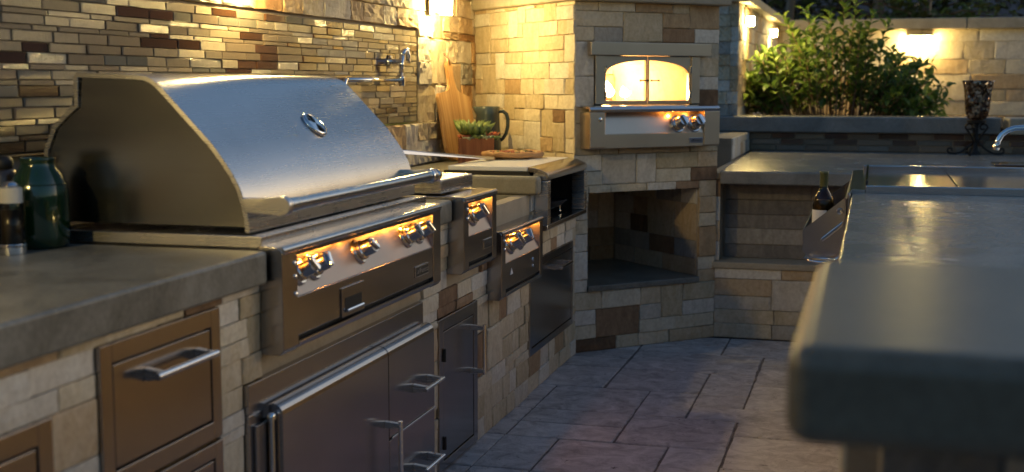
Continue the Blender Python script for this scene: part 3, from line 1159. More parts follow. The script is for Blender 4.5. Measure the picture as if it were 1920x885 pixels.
# ---- pizza prep station
u4 = thing('prep_station', 'open-fronted stainless pizza prep station with white top', 'prep station', (-1.55, 5.56, 0.684))
y0, y1, zt, zb = 5.18, 5.935, 0.928, 0.686
obj('front_frame', box(B(), XC + 0.002, XF, y0, y0 + 0.045, zb + 0.026, zt - 0.03, 0.003), 'steel', u4, angle=40)
obj('front_frame', box(B(), XC + 0.002, XF, y1 - 0.05, y1, zb + 0.026, zt - 0.03, 0.003), 'steel', u4, angle=40)
obj('front_frame', prism(B(), [(XC + 0.002, zb), (XF - 0.01, zb), (XF, zb + 0.010), (XF - 0.004, zb + 0.0255), (XC + 0.002, zb + 0.0255)], y0, y1, 'y', 0.002), 'steel_smooth', u4, angle=40)
obj('top_rail', prism(B(), [(-1.388, 0.955), (-1.345, 0.948), (-1.312, 0.935), (-1.303, 0.928), (-1.300, 0.918), (-1.302, 0.9005), (XC + 0.002, 0.9005), (-1.388, 0.935)], y0, y1, 'y', 0.0015), 'steel_smooth', u4, angle=40)
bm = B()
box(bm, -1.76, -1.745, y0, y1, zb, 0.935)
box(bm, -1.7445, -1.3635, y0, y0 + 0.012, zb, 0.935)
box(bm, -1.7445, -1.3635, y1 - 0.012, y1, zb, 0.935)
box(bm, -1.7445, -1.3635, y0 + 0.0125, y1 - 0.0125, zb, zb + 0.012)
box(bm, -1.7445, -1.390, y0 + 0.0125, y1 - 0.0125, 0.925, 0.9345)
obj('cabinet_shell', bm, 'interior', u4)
bx('cutting_top', 'white_board', u4, -1.743, -1.3895, y0 + 0.002, y1 - 0.002, 0.9355, 0.956, 0.004)
o = obj('serving_pan', lathe(B(), [(0, 0), (0.11, 0), (0.125, 0.006), (0.15, 0.028), (0.155, 0.03), (0.15, 0.033), (0.12, 0.011), (0, 0.006)], 36, Matrix.Translation((-1.48, 5.62, 0.748))), 'pan', angle=40)
tag(o, 'round dark serving pan inside the open prep station', 'pan')
o = thing('steel_canister', 'small stainless canister standing in the open prep station', 'canister', (-1.42, 5.32, 0.6985))
obj('body', lathe(B(), [(0, 0.6985), (0.04, 0.6985), (0.043, 0.704), (0.043, 0.744), (0.040, 0.747), (0, 0.747)], 24, Matrix.Translation((-1.42, 5.33, 0))), 'chrome', o, angle=40)
obj('lid', lathe(B(), [(0, 0.7475), (0.044, 0.7475), (0.044, 0.757), (0.02, 0.763), (0.012, 0.764), (0.012, 0.772), (0, 0.773)], 24, Matrix.Translation((-1.42, 5.33, 0))), 'chrome', o, angle=40)
o = thing('pan_rack', 'low steel rack under the serving pan in the prep station', 'rack', (-1.48, 5.62, 0.7))
for dx in (-0.09, 0.09):
    obj('rack_rail', tube(B(), [(-1.48 + dx, 5.48, 0.743), (-1.48 + dx, 5.76, 0.743)], 0.004, 8), 'chrome', o)
    for yy in (5.48, 5.76):
        obj('leg', tube(B(), [(-1.48 + dx, yy, 0.6985), (-1.48 + dx, yy, 0.742)], 0.004, 8), 'chrome', o)


# ================================================================== DRAWERS AND DOORS
def bar_handle(parent, x, p0, p1, off=0.035, r=0.0075, along_y=True, post=0.02, mat='chrome'):
    """p0,p1 = (y,z) of bar ends"""
    h = obj('handle', tube(B(), [(x + off, p0[0], p0[1]), (x + off, p1[0], p1[1])], r, 16), mat, parent, angle=50)
    d = Vector((0, p1[0] - p0[0], p1[1] - p0[1])).normalized()
    for q, s in ((p0, 1), (p1, -1)):
        c = Vector((x, q[0], q[1])) + d * s * post
        bm = B()
        if abs(d.y) > 0.5:
            prism(bm, [(x, q[1] - 0.013), (x + off, q[1] - 0.008), (x + off, q[1] + 0.008), (x, q[1] + 0.013)], c.y - 0.009, c.y + 0.009, 'y', 0.001)
        else:
            prism(bm, [(x, c.z - 0.010), (x + off, c.z - 0.006), (x + off, c.z + 0.006), (x, c.z + 0.010)], c.y - 0.008, c.y + 0.008, 'y', 0.001)
        obj('post', bm, 'steel', h, angle=40)
    return h


def framed(name, label, cat, y0, y1, z0, z1, fr, handle=None, mat='steel', face_mat=None, pr=0.014, group=None, frb=None):
    t = thing(name, label, cat, (XC, (y0 + y1) / 2, z0), group=group)
    xa, xb = XC - 0.02, XC + pr
    frb = fr if frb is None else frb
    for i, (a, b, c, d) in enumerate(((y0, y0 + fr, z0, z1), (y1 - fr, y1, z0, z1), (y0 + fr + 0.0002, y1 - fr - 0.0002, z1 - fr, z1), (y0 + fr + 0.0002, y1 - fr - 0.0002, z0, z0 + frb))):
        obj('frame', box(B(), xa, xb, a, b, c, d, 0.002), mat, t, angle=40)
    bx('shadow_gap', 'dark_gap', t, xa, xa + 0.004, y0 + fr, y1 - fr, z0 + frb, z1 - fr)
    obj('front', box(B(), xa + 0.005, xb - 0.002, y0 + fr + 0.005, y1 - fr - 0.005, z0 + frb + 0.005, z1 - fr - 0.005, 0.002), face_mat or mat, t, angle=40)
    if handle:
        bar_handle(t, xb - 0.002, *handle)
    return t


framed('drawer', 'stainless drawer at the far left edge below the long counter', 'drawer', 1.35, 1.866, 0.33, 0.728, 0.040, ((1.45, 0.64), (1.70, 0.64)), 'steel_warm_lit')
framed('drawer', 'upper bronze-lit stainless drawer with bar handle below the long counter', 'drawer', 2.014, 2.463, 0.537, 0.8215, 0.038, ((2.15, 0.737), (2.385, 0.737)), 'steel_warm_lit')
framed('drawer', 'lower stainless drawer cut off by the bottom of the picture', 'drawer', 2.014, 2.463, 0.22, 0.528, 0.034, ((2.15, 0.44), (2.385, 0.44)), 'steel_warm_lit')
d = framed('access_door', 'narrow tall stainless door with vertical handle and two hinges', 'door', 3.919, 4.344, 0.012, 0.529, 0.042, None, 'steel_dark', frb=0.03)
bar_handle(d, XC + 0.012, (4.27, 0.275), (4.27, 0.455), 0.05, 0.007, post=0.012)
for zz in (0.405, 0.105):
    obj('hinge', tube(B(), [(XC + 0.016, 3.963, zz - 0.022), (XC + 0.016, 3.963, zz + 0.022)], 0.006, 10), 'black', d)
framed('refrigerator_drawer', 'dark stainless refrigerator drawer low beside the corner oven', 'refrigerator', 5.079, 5.875, 0.166, 0.564, 0.03, ((5.50, 0.487), (5.70, 0.487)), 'steel_dark')

# ---- roll-out cabinet under the grill: door at left, two drawers at right
cu = thing('grill_cabinet', 'wide stainless cabinet under the grill with roll-top door and two drawers', 'cabinet', (XC, 3.17, 0.02))
xa, xb = XC - 0.02, XC + 0.016
obj('frame', box(B(), xa, xb, 2.582, 3.760, 0.548, 0.619, 0.002), 'steel_dark', cu, angle=40)
obj('frame', box(B(), xa, xb, 2.582, 2.640, 0.02, 0.5475, 0.002), 'steel_dark', cu, angle=40)
obj('frame', box(B(), xa, xb, 3.735, 3.760, 0.02, 0.5475, 0.002), 'steel_dark', cu, angle=40)
bx('shadow_gap', 'dark_gap', cu, xa, xa + 0.006, 2.641, 3.734, 0.02, 0.547)
obj('inner_rail', box(B(), xa + 0.007, xb - 0.004, 2.642, 3.733, 0.50, 0.547, 0.002), 'steel_dark', cu, angle=40)
xd = XC + 0.058
DS = 3.345


def roll_front(y0, y1, z0, z1, nm):
    rr = 0.026
    pts = [(xd - 0.03, z0), (xd, z0), (xd, z1 - rr)]
    for k in range(1, 9):
        a = k * PI / 8
        pts.append((xd - rr + rr * math.cos(a), z1 - rr + rr * math.sin(a)))
    pts += [(xd - 2 * rr, z1 - rr - 0.02), (xd - 0.03, z1 - rr - 0.02)]
    return obj(nm, prism(B(), pts, y0, y1, 'y', 0.001), 'steel_dark', cu, angle=35)


d1 = roll_front(2.668, DS, 0.03, 0.558, 'cabinet_door')
d2 = roll_front(DS + 0.006, 3.742, 0.292, 0.558, 'drawer_front')
d3 = obj('drawer_front', box(B(), xd - 0.03, xd, DS + 0.006, 3.742, 0.03, 0.284, 0.003), 'steel_dark', cu, angle=40)
bar_handle(d1, xd, (3.32, 0.10), (3.32, 0.352), 0.045, 0.007, post=0.012)
bar_handle(d2, xd, (3.53, 0.392), (3.70, 0.392), 0.045, 0.006, post=0.02)
bar_handle(d3, xd, (3.53, 0.145), (3.70, 0.145), 0.045, 0.006, post=0.02)
bx('lower_trim', 'chrome', d3, xd - 0.004, xd + 0.004, DS + 0.02, 3.742, 0.2845, 0.2905, 0.001)
hg = obj('hinge', tube(B(), [(XC + 0.035, 2.655, 0.36), (XC + 0.035, 2.655, 0.525)], 0.008, 12), 'steel_smooth', cu, angle=50)
obj('hinge_cap', lathe(B(), [(0, 0), (0.011, 0), (0.011, 0.008), (0.006, 0.014), (0, 0.015)], 16, Matrix.Translation((XC + 0.035, 2.655, 0.5255))), 'chrome', hg, angle=40)
bx('hinge_plate', 'steel_dark', hg, XC + 0.0165, XC + 0.026, 2.600, 2.662, 0.35, 0.52, 0.002)

# ================================================================== CORNER OVEN BLOCK (45 degrees)
OA = (-1.37, 5.96, 0)
ob = thing('oven_block', 'corner sandstone block with wood niche that carries the lit pizza oven', 'wall', OA, PI / 4, local=True)
OWD, ODP, OZT = 0.862, 1.03, 1.69
g0 = 0.012   # grout sits behind the stones
NS0, NS1, NZ0, NZ1 = 0.082, 0.752, 0.326, 0.778
ES0, ES1, EZ0, EZ1 = 0.125, 0.72, 1.195, 1.45
bm = B()
e = 0.0
box(bm, g0, NS0 - 0.003, g0, ODP, 0, OZT)
box(bm, NS1 + 0.003, OWD - g0, g0, ODP, 0, OZT)
box(bm, NS0 - 0.003, NS1 + 0.003, g0, ODP, 0, NZ0 - 0.03)
box(bm, NS0 - 0.003, NS1 + 0.003, g0, ODP, NZ1, EZ0)
box(bm, NS0 - 0.003, NS1 + 0.003, g0, ODP, EZ1, OZT)
box(bm, NS0 - 0.003, ES0, g0, ODP, EZ0, EZ1)
box(bm, ES1, NS1 + 0.003, g0, ODP, EZ0, EZ1)
box(bm, NS0 - 0.003, NS1 + 0.003, 0.78, ODP, NZ0 - 0.03, NZ1)
box(bm, ES0, ES1, 0.75, ODP, EZ0, EZ1)
obj('block_core', bm, 'grout', ob)
field(ob, (0, g0, 0), (1, 0), OWD, 0.0, OZT, [(NS0, NS1, NZ0 - 0.03, NZ1), (0.11, 0.735, 1.19, 1.45)], hr=(0.064, 0.092), wr=(0.10, 0.26), seed=31, depth=(0.010, 0.020), dbl=0.2)
field(ob, (g0, ODP, 0), (0, -1), ODP - 0.0, 0.90, OZT, [], hr=(0.055, 0.08), wr=(0.08, 0.20), pal=[('stone_cream', 66), ('stone_pale', 20), ('stone_tan', 10), ('stone_brown', 3)], seed=33, depth=(0.010, 0.020), dbl=0.22)
field(ob, (NS1 + 0.003, 0.02, 0), (0, 1), 0.74, NZ0, NZ1, [], seed=35, pal=DUSK, depth=(0.005, 0.008))   # placeholder side, flipped below
# inner right cheek of the niche faces left: rebuild facing -x
for c in [c for c in ob.children if c.name.startswith('stone') and abs(c.location.x - (NS1 + 0.003)) < 1e-4 and c.location.y > 0.02]:
    c.rotation_euler = (0, 0, -PI / 2)
field(ob, (NS0, 0.78, 0), (1, 0), NS1 - NS0, NZ0, NZ1, [], seed=36, pal=DUSK, depth=(0.008, 0.012))
obj('niche_slab', box(B(), NS0 - 0.002, NS1 + 0.002, -0.012, 0.765, NZ0 - 0.03, NZ0 - 0.0005, 0.005), 'concrete', ob, angle=40)
obj('block_cap', box(B(), -0.045, OWD + 0.04, -0.045, ODP + 0.05, OZT + 0.0005, OZT + 0.07, 0.01), 'cap', ob, angle=40)

# ---- the pizza oven itself (local frame of the block)
ov = thing('pizza_oven', 'lit stainless pizza oven with arched double glass doors in the corner', 'oven', OA, PI / 4, local=True)
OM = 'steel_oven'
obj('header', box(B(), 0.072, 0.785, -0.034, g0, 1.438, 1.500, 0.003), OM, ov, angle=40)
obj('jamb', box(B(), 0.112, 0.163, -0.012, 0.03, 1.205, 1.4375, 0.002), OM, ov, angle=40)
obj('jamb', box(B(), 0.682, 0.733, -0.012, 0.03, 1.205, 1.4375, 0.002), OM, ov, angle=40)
# arched door panel: rect with arch cut out, two doors
GL, GR, GZ0, SPR, ATOP, MID = 0.176, 0.664, 1.221, 1.352, 1.415, 0.420


def arch_z(s):
    t = (s - MID) / ((GR - GL) / 2)
    return SPR + (ATOP - SPR) * math.sqrt(max(0, 1 - 0.995 * t * t)) * 1.0 - (ATOP - SPR) * 0.26 * t * t * 0


def door(s0, s1, gap_left, gap_right):
    bm = B()
    n = 14
    ya, yb = -0.004, 0.010
    a0, a1 = s0 + gap_left, s1 - gap_right
    zt_, zb_ = 1.436, 1.207
    ins = [(a0 + (a1 - a0) * k / n) for k in range(n + 1)]
    # strip between arch and top
    for yv in (ya, yb):
        pass
    top = []
    arc = []
    for yv in (ya, yb):
        top.append([bm.verts.new((s, yv, zt_)) for s in ins])
        arc.append([bm.verts.new((s, yv, arch_z(s))) for s in ins])
    for k in range(n):
        bm.faces.new((top[0][k], top[0][k + 1], arc[0][k + 1], arc[0][k]))
        bm.faces.new((top[1][k], arc[1][k], arc[1][k + 1], top[1][k + 1]))
        bm.faces.new((arc[0][k], arc[0][k + 1], arc[1][k + 1], arc[1][k]))
    box(bm, s0, a0, ya, yb, zb_, zt_)
    box(bm, a1, s1, ya, yb, zb_, zt_)
    box(bm, a0, a1, ya, yb, zb_, GZ0)
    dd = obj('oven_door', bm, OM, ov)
    bm = B()
    vs0 = [bm.verts.new((s, 0.004, arch_z(s) + 0.006)) for s in ins]
    vs1 = [bm.verts.new((s, 0.004, GZ0 - 0.004)) for s in ins]
    for k in range(n):
        bm.faces.new((vs0[k], vs0[k + 1], vs1[k + 1], vs1[k]))
    obj('glass', bm, 'door_glass', dd)
    return dd


dl = door(0.1635, MID - 0.0015, 0.012, 0.009)
dr = door(MID + 0.0015, 0.6815, 0.009, 0.012)
for dd, sx in ((dl, -1), (dr, 1)):
    cx = MID + sx * 0.032
    h = obj('handle', tube(B(), [(cx - 0.016, -0.022, 1.318), (cx + 0.016, -0.022, 1.318)], 0.003, 10), 'iron', dd, angle=50)
    for q in (-0.014, 0.014):
        obj('handle_ball', lathe(B(), [(0, -0.006), (0.0045, -0.004), (0.006, 0), (0.0045, 0.004), (0, 0.006)], 10, Matrix.Translation((cx + q * 1.6, -0.022, 1.318))), 'iron', h, smooth=True)
for s, zz in ((0.170, 1.37), (0.170, 1.25), (0.676, 1.37), (0.676, 1.25)):
    obj('hinge', tube(B(), [(s, -0.010, zz - 0.018), (s, -0.010, zz + 0.018)], 0.006, 10), 'chrome', ov, angle=50)
# fire box: pale refractory floor, walls and barrel vault
bm = B()
box(bm, 0.128, 0.718, 0.016, 0.72, 1.196, 1.2065)
n = 12
prev = None
for yv in (0.016, 0.72):
    ring = []
    for k in range(n + 1):
        a = PI - PI * k / n
        ring.append(bm.verts.new((0.423 + 0.292 * math.copysign(abs(math.cos(a)) ** 0.55, math.cos(a)), yv, 1.22 + 0.222 * math.sin(a) ** 0.55 if 0 < k < n else 1.2065)))
    if prev:
        for k in range(n):
            bm.faces.new((prev[k], prev[k + 1], ring[k + 1], ring[k]))
        bm.faces.new(ring)
    prev = ring
obj('fire_chamber', bm, 'oven_brick', ov)
field(ov, (0.15, 0.718, 0), (1, 0), 0.55, 1.208, 1.42, [], hr=(0.045, 0.055), wr=(0.10, 0.14), pal=[('oven_brick', 1)], seed=91, depth=(0.01, 0.02), joint=0.004, name='brick')
rngf = random.Random(8)
for k, (s, dpt, hh) in enumerate(((0.27, 0.45, 0.07), (0.31, 0.55, 0.10), (0.36, 0.60, 0.12), (0.42, 0.62, 0.10), (0.50, 0.60, 0.12), (0.56, 0.55, 0.09), (0.60, 0.46, 0.06))):
    prof = [(0.0, 0), (0.022, 0.01), (0.03, 0.03), (0.026, hh * 0.4), (0.015, hh * 0.7), (0.006, hh * 0.9), (0, hh)]
    b_ = lathe(B(), prof, 12, Matrix.Translation((s, dpt, 1.23)))
    for v in b_.verts:
        f = (v.co.z - 1.23) / hh
        v.co.x += 0.02 * f * math.sin(6 * f + k)
        v.co.y += 0.015 * f * math.cos(5 * f + k * 2)
    obj('flame', b_, 'flame', ov, smooth=True)
for k, (s, dpt) in enumerate(((0.34, 0.56), (0.50, 0.57))):
    obj('burner_log', tube(B(), [(s - 0.07, dpt + 0.02, 1.222), (s, dpt, 1.228), (s + 0.08, dpt - 0.02, 1.222)], [0.016, 0.02, 0.015], 10), 'log', ov, smooth=True)
l = bpy.data.lights.new('fire_glow', 'POINT')
l.energy = 2.3
l.color = (1.0, 0.60, 0.22)
l.shadow_soft_size = 0.04
lo = bpy.data.objects.new('fire_glow', l)
COL.objects.link(lo)
lo.location = (0.40, 0.36, 1.262)
lo.parent = ov
# control shelf below the doors
CD = -0.088
s0, s1, zb, zt = 0.034, 0.803, 0.994, 1.194
obj('shelf_top', prism(B(), [(g0, zt + 0.008), (CD + 0.02, zt + 0.002), (CD + 0.006, zt - 0.002), (CD, zt - 0.012), (CD + 0.002, zt - 0.026), (CD + 0.010, zt - 0.026), (CD + 0.012, zt - 0.01), (g0, zt - 0.004)], s0, s1, 'x', 0.001), 'steel_smooth', ov, angle=35)
for a, b in ((s0, s0 + 0.085), (s1 - 0.095, s1)):
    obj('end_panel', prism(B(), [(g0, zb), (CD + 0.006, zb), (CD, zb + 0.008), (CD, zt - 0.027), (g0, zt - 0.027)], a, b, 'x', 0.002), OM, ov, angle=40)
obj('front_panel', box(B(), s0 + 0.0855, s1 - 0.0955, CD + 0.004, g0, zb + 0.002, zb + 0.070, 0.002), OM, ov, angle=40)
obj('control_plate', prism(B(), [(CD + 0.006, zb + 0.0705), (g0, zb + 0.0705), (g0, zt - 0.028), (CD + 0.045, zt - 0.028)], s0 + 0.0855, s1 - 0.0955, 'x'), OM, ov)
obj('screw', lathe(B(), [(0, 0), (0.011, 0), (0.010, 0.004), (0.005, 0.006), (0, 0.006)], 16, along((s0 + 0.055, CD, zt - 0.06), (0, -1, 0))), 'chrome', ov, angle=50)
for ks_ in (0.556, 0.655):
    knob(ov, (ks_, CD + 0.026, 1.104), (0, -0.93, 0.36), 1.3, 0.4)
    bulb(ov, (ks_ - 0.03, CD + 0.022, zt - 0.036), 0.2)
p = obj('badge', box(B(), 0.615, 0.70, CD + 0.001, CD + 0.004, zb + 0.018, zb + 0.044, 0.001), 'chrome', ov, angle=40)
t = link_mesh('lettering', text_mesh('alfresco', 0.02), 'black', p)
t.rotation_euler = (PI / 2, 0, 0)
t.location = (0.6575, CD + 0.0005, zb + 0.031)

# ================================================================== RAISED COUNTER AND LEDGE AT THE BACK
bw = thing('back_counter_base', 'dusky sandstone base of the broad back counter with stepped front', 'wall', (0.4, 6.6, 0))
bxs = [(-0.78, 2.2, 6.575, 6.80, 0, 0.394), (-0.745, 2.2, 6.76, 8.69, 0.3945, 0.794), (-0.80, -0.7455, 6.60, 8.69, 0.3945, 0.85), (-1.1, 2.2, 8.70, 8.92, 0.0, 0.984), (-1.1, -0.80, 7.6, 8.70, 0, 0.984)]
bm = B()
for q in bxs:
    box(bm, *q)
obj('base_core', bm, 'grout_dark', bw)
field(bw, (-0.765, 6.575, 0), (1, 0), 2.9, 0.0, 0.36, [], hr=(0.068, 0.09), wr=(0.16, 0.36), pal=DUSK, seed=41, depth=(0.012, 0.016), dbl=0.05)
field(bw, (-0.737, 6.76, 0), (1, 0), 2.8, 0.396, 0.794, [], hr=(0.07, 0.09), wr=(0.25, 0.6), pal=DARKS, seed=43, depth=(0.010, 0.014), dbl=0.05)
field(bw, (-0.80, 6.60, 0), (1, 0), 0.056, 0.396, 0.85, [], hr=(0.08, 0.13), wr=(0.05, 0.06), seed=44, depth=(0.010, 0.014), dbl=0)
field(bw, (-0.80, 7.62, 0), (0, 1), 1.06, 0.86, 0.984, [], pal=DUSK, seed=45, depth=(0.008, 0.012))
obj('step_ledge', box(B(), -0.775, 2.2, 6.555, 6.79, 0.361, 0.3955, 0.006), 'cap', bw, angle=40)
o = obj('counter_slab', prism(B(), [(-0.745, 6.556), (2.2, 6.556), (2.2, 8.665), (-0.775, 8.665)], 0.7945, 0.862, 'z', 0.009), 'concrete_island', angle=40)
tag(o, 'broad blue-grey concrete counter at the back under the candle holder', 'counter')
bs = thing('mosaic_backsplash', 'low mosaic strip of brown and taupe tiles below the planter ledge', 'backsplash', (0.2, 8.69, 0.86))
bx('backing', 'grout_dark', bs, -0.795, 2.2, 8.672, 8.699, 0.8625, 0.9845)
rngb = random.Random(61)
for r_ in range(3):
    z0 = 0.866 + r_ * 0.039
    x = -0.79 - rngb.uniform(0, 0.1)
    alt = 0
    while x < 1.9:
        w = rngb.choice((0.15, 0.19, 0.22))
        a = max(x, -0.79)
        alt += 1
        mt = 'tile_brown_glass' if (alt % 2 == 0 and r_ > 0 and rngb.random() < 0.85) else rngb.choice(('tile_taupe', 'tile_beige', 'tile_grey_glass', 'tile_taupe'))
        if x + w - a > 0.02:
            o = bpy.data.objects.new('tile', piece_mesh('tile', rngb.randrange(3), mt))
            COL.objects.link(o)
            o.location = ((a + x + w) / 2, 8.672, z0 + 0.018)
            o.scale = (x + w - a - 0.005, 0.008, 0.034)
            attach(o, bs)
        x += w
o = bx('planter_ledge', 'concrete_island', None, -1.02, 0.775, 8.615, 8.95, 0.985, 1.090, 0.012, 3)
tag(o, 'thick grey concrete ledge along the planter in front of the shrub', 'ledge')
o = bx('planter_ledge', 'cap', None, 0.815, 2.2, 8.56, 8.95, 0.985, 1.088, 0.012, 3)
tag(o, 'tan ledge block at the right edge beyond the candle holder', 'ledge')
so = bx('planter_soil', 'soil', None, -0.9, 3.0, 8.955, 12.5, -0.02, 1.02)
tag(so, 'dark planter soil behind the ledge', 'soil', kind='structure')

# ---- garden walls behind the planter
SWX = -0.885
sw = thing('side_wall', 'receding stone garden wall with pillar end beside the oven block', 'wall', (SWX, 10, 0))
bx('wall_core', 'grout', sw, -1.02, SWX - 0.012, 8.765, 12.6, 0, 1.845)
field(sw, (-1.032, 8.765, 0), (1, 0), 0.147, 1.09, 1.845, [], hr=(0.07, 0.1), wr=(0.06, 0.10), seed=51, depth=(0.012, 0.03), dbl=0, pal=[('split_pale', 40), ('split_cream', 30), ('split_tan', 15), ('split_grey', 15)], kind='split')
field(sw, (SWX - 0.012, 8.78, 0), (0, 1), 3.7, 1.02, 1.845, [], hr=(0.09, 0.13), wr=(0.16, 0.34), seed=52, depth=(0.012, 0.02), pal=SPLIT, kind='split')
for k in range(4):
    bx('cap_stone', 'cap', sw, -1.08, SWX + 0.07, 8.70 + k * 0.98, 8.70 + (k + 1) * 0.98 - 0.004, 1.846, 1.91, 0.01)
gw = thing('garden_wall', 'pale stone garden wall with cap and lit lamp behind the shrub', 'wall', (0.8, 12.6, 0))
GWY = 12.6
bx('wall_core', 'grout', gw, -1.5, 4.5, GWY, GWY + 0.25, 0, 1.80)
field(gw, (-0.86, GWY, 0), (1, 0), 3.2, 0.98, 1.80, [], hr=(0.10, 0.17), wr=(0.24, 0.52), seed=54, depth=(0.014, 0.022), dbl=0.2, pal=[('stone_cream', 44), ('stone_pale', 28), ('stone_tan', 20), ('stone_rust', 4), ('stone_grey', 4)])
for k in range(6):
    bx('cap_stone', 'cap', gw, -1.0 + k * 0.9, -1.0 + (k + 1) * 0.9 - 0.004, GWY - 0.09, GWY + 0.32, 1.801, 1.905, 0.012)


# ================================================================== WALL LAMPS
def wall_lamp(label, p, n, w, h, lens, drop=0.03, depth=0.05):
    """fixture: back plate + hood tray + glowing lens on the wall at p (centre of lens), n = outward"""
    n = Vector(n)
    rz = math.atan2(n.y, n.x) + PI / 2
    t = thing('wall_lamp', label, 'lamp', p, rz, group='warm wall lamps', local=True)
    obj('back_plate', box(B(), -w / 2 - 0.01, w / 2 + 0.01, -0.006, 0.0, -h / 2, h / 2 + 0.02, 0.001), 'cap', t)
    obj('lamp_hood', box(B(), -w / 2 - 0.008, w / 2 + 0.008, -depth - 0.004, -0.0065, h / 2 + 0.001, h / 2 + 0.014, 0.002), 'cap', t)
    obj('lens', box(B(), -w / 2, w / 2, -depth, -max(depth - 0.05, 0.0065), -h / 2, h / 2, 0.004), lens, t)
    return t


wall_lamp('glowing lamp under the wall cap above the cutting board', (XW + 0.036, 5.90, 1.675), (1, 0), 0.05, 0.09, 'lamp_lens', depth=0.10)
wall_lamp('lamp above the hood of the grill, glow cut by the top edge', (XW + 0.036, 3.95, 1.675), (1, 0), 0.05, 0.09, 'lamp_lens', depth=0.10)
wall_lamp('lamp on the kitchen wall out of view left of the vase', (XW + 0.036, 1.1, 1.675), (1, 0), 0.05, 0.09, 'lamp_lens', depth=0.10)
wall_lamp('bright lamp under the garden wall cap to the right of the shrub', (0.39, GWY - 0.025, 1.715), (0, -1), 0.20, 0.05, 'lamp_lens_far', depth=0.08)
wall_lamp('small lamp on the receding side wall nearest the pillar', (SWX + 0.012, 9.15, 1.735), (1, 0), 0.07, 0.06, 'lamp_lens_side')
wall_lamp('small lamp on the receding side wall half hidden by leaves', (SWX + 0.012, 11.3, 1.735), (1, 0), 0.07, 0.06, 'lamp_lens_side')

# ================================================================== ISLAND
isl = thing('island_base', 'stone-faced island base under the bar at the right', 'island', (0.6, 3.2, 0))
bm = B()
box(bm, 0.02, 1.3, 1.44, 1.66, 0, 0.978)
box(bm, -0.02, 1.3, 1.661, 5.80, 0, 0.842)
obj('island_core', bm, 'grout_dark', isl)
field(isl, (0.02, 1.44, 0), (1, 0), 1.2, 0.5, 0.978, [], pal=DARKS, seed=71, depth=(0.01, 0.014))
field(isl, (-0.02, 5.80, 0), (0, -1), 4.13, 0.0, 0.842, [(0.0, 1.30, 0.62, 0.9)], seed=72, depth=(0.008, 0.012))
o = obj('counter_slab', prism(B(), [(-0.066, 1.70), (1.3, 1.70), (1.3, 4.655), (-0.066, 4.655)], 0.843, ZC, 'z', 0.008), 'concrete_island', angle=40)
tag(o, 'smooth grey concrete island counter with yellow lamp reflection', 'counter')
bm = B()
prism(bm, [(-0.068, 1.135), (1.3, 1.10), (1.3, 1.735), (-0.068, 1.735)], 0.979, 1.07, 'z')
es = [e_ for e_ in bm.edges]
bmesh.ops.bevel(bm, geom=es, offset=0.022, segments=5, affect='EDGES', profile=0.5)
o = obj('bar_slab', bm, 'concrete_bar', smooth=True, angle=40)
tag(o, 'thick raised concrete bar top blurred in the right foreground', 'bar top')
# stainless bar station at the far end of the island
st = thing('bar_station', 'stainless bar station with raised rim at the far end of the island', 'bar station', (0.4, 5.2, 0.9))
obj('rim', box(B(), -0.02, 1.3, 4.657, 4.69, 0.86, 0.947, 0.004), 'steel_bar', st, angle=40)
obj('rim', box(B(), -0.035, 1.3, 5.70, 5.74, 0.86, 0.955, 0.004), 'steel_bar', st, angle=40)
obj('left_flange', prism(B(), [(-0.078, 4.50), (-0.068, 4.50), (-0.068, 4.657), (-0.021, 4.657), (-0.021, 4.69), (-0.021, 5.74), (-0.05, 5.74), (-0.078, 5.70)], 0.845, 0.932, 'z', 0.003), 'steel_bar', st, angle=40)
for a, b in ((-0.02, 0.30), (0.304, 0.80), (0.804, 1.3)):
    obj('lid', box(B(), a, b, 4.6905, 5.6995, 0.90, 0.932, 0.004), 'steel_bar', st, angle=40)
obj('splash_post', box(B(), -0.02, -0.012, 4.692, 5.60, 0.9325, 0.962, 0.001), 'clear_glass', st)
# hanging bottle rail
sr = thing('bottle_rail', 'slanted stainless bottle rail hanging on the aisle side of the island', 'bottle rail', (-0.15, 4.8, 0.7))
endp = [(-0.085, 0.915), (-0.222, 0.802), (-0.222, 0.728), (-0.200, 0.705), (-0.085, 0.705)]
obj('end_plate', prism(B(), endp, 4.495, 4.499, 'y'), 'steel_dark', sr)
obj('end_plate', prism(B(), endp, 5.30, 5.304, 'y'), 'steel_dark', sr)
obj('rail_front', box(B(), -0.223, -0.219, 4.4995, 5.2995, 0.728, 0.800, 0.001), 'steel_dark', sr)
obj('rail_floor', box(B(), -0.2185, -0.085, 4.4995, 5.2995, 0.700, 0.704, 0.001), 'steel_dark', sr)
obj('rail_back', box(B(), -0.0845, -0.0795, 4.495, 5.304, 0.700, 0.915, 0.001), 'steel_dark', sr)
obj('gusset', prism(B(), [(-0.090, 0.835), (-0.160, 0.775), (-0.156, 0.762), (-0.090, 0.818)], 4.482, 4.4945, 'y', 0.002), 'chrome', sr, angle=40)
obj('screw', lathe(B(), [(0, 0), (0.012, 0), (0.010, 0.006), (0, 0.007)], 16, along((-0.100, 4.4945, 0.868), (0, -1, 0))), 'chrome', sr, angle=40)
rp = [(-0.155 + 0.045 * math.cos(a), 4.43 + 0.045 * math.sin(a), 0.706) for a in [2 * PI * k / 28 for k in range(28)]]
obj('tool_ring', tube(B(), rp, 0.005, 8, closed=True), 'chrome', sr, smooth=True)
obj('ring_arm', tube(B(), [(-0.112, 4.44, 0.706), (-0.09, 4.46, 0.72), (-0.088, 4.492, 0.735)], 0.006, 8), 'chrome', sr, smooth=True)
bt = thing('wine_bottle', 'white wine bottle with pale label standing in the bottle rail', 'bottle', (-0.158, 4.56, 0.7045))
bp = Matrix.Translation((-0.158, 4.56, 0.7045))
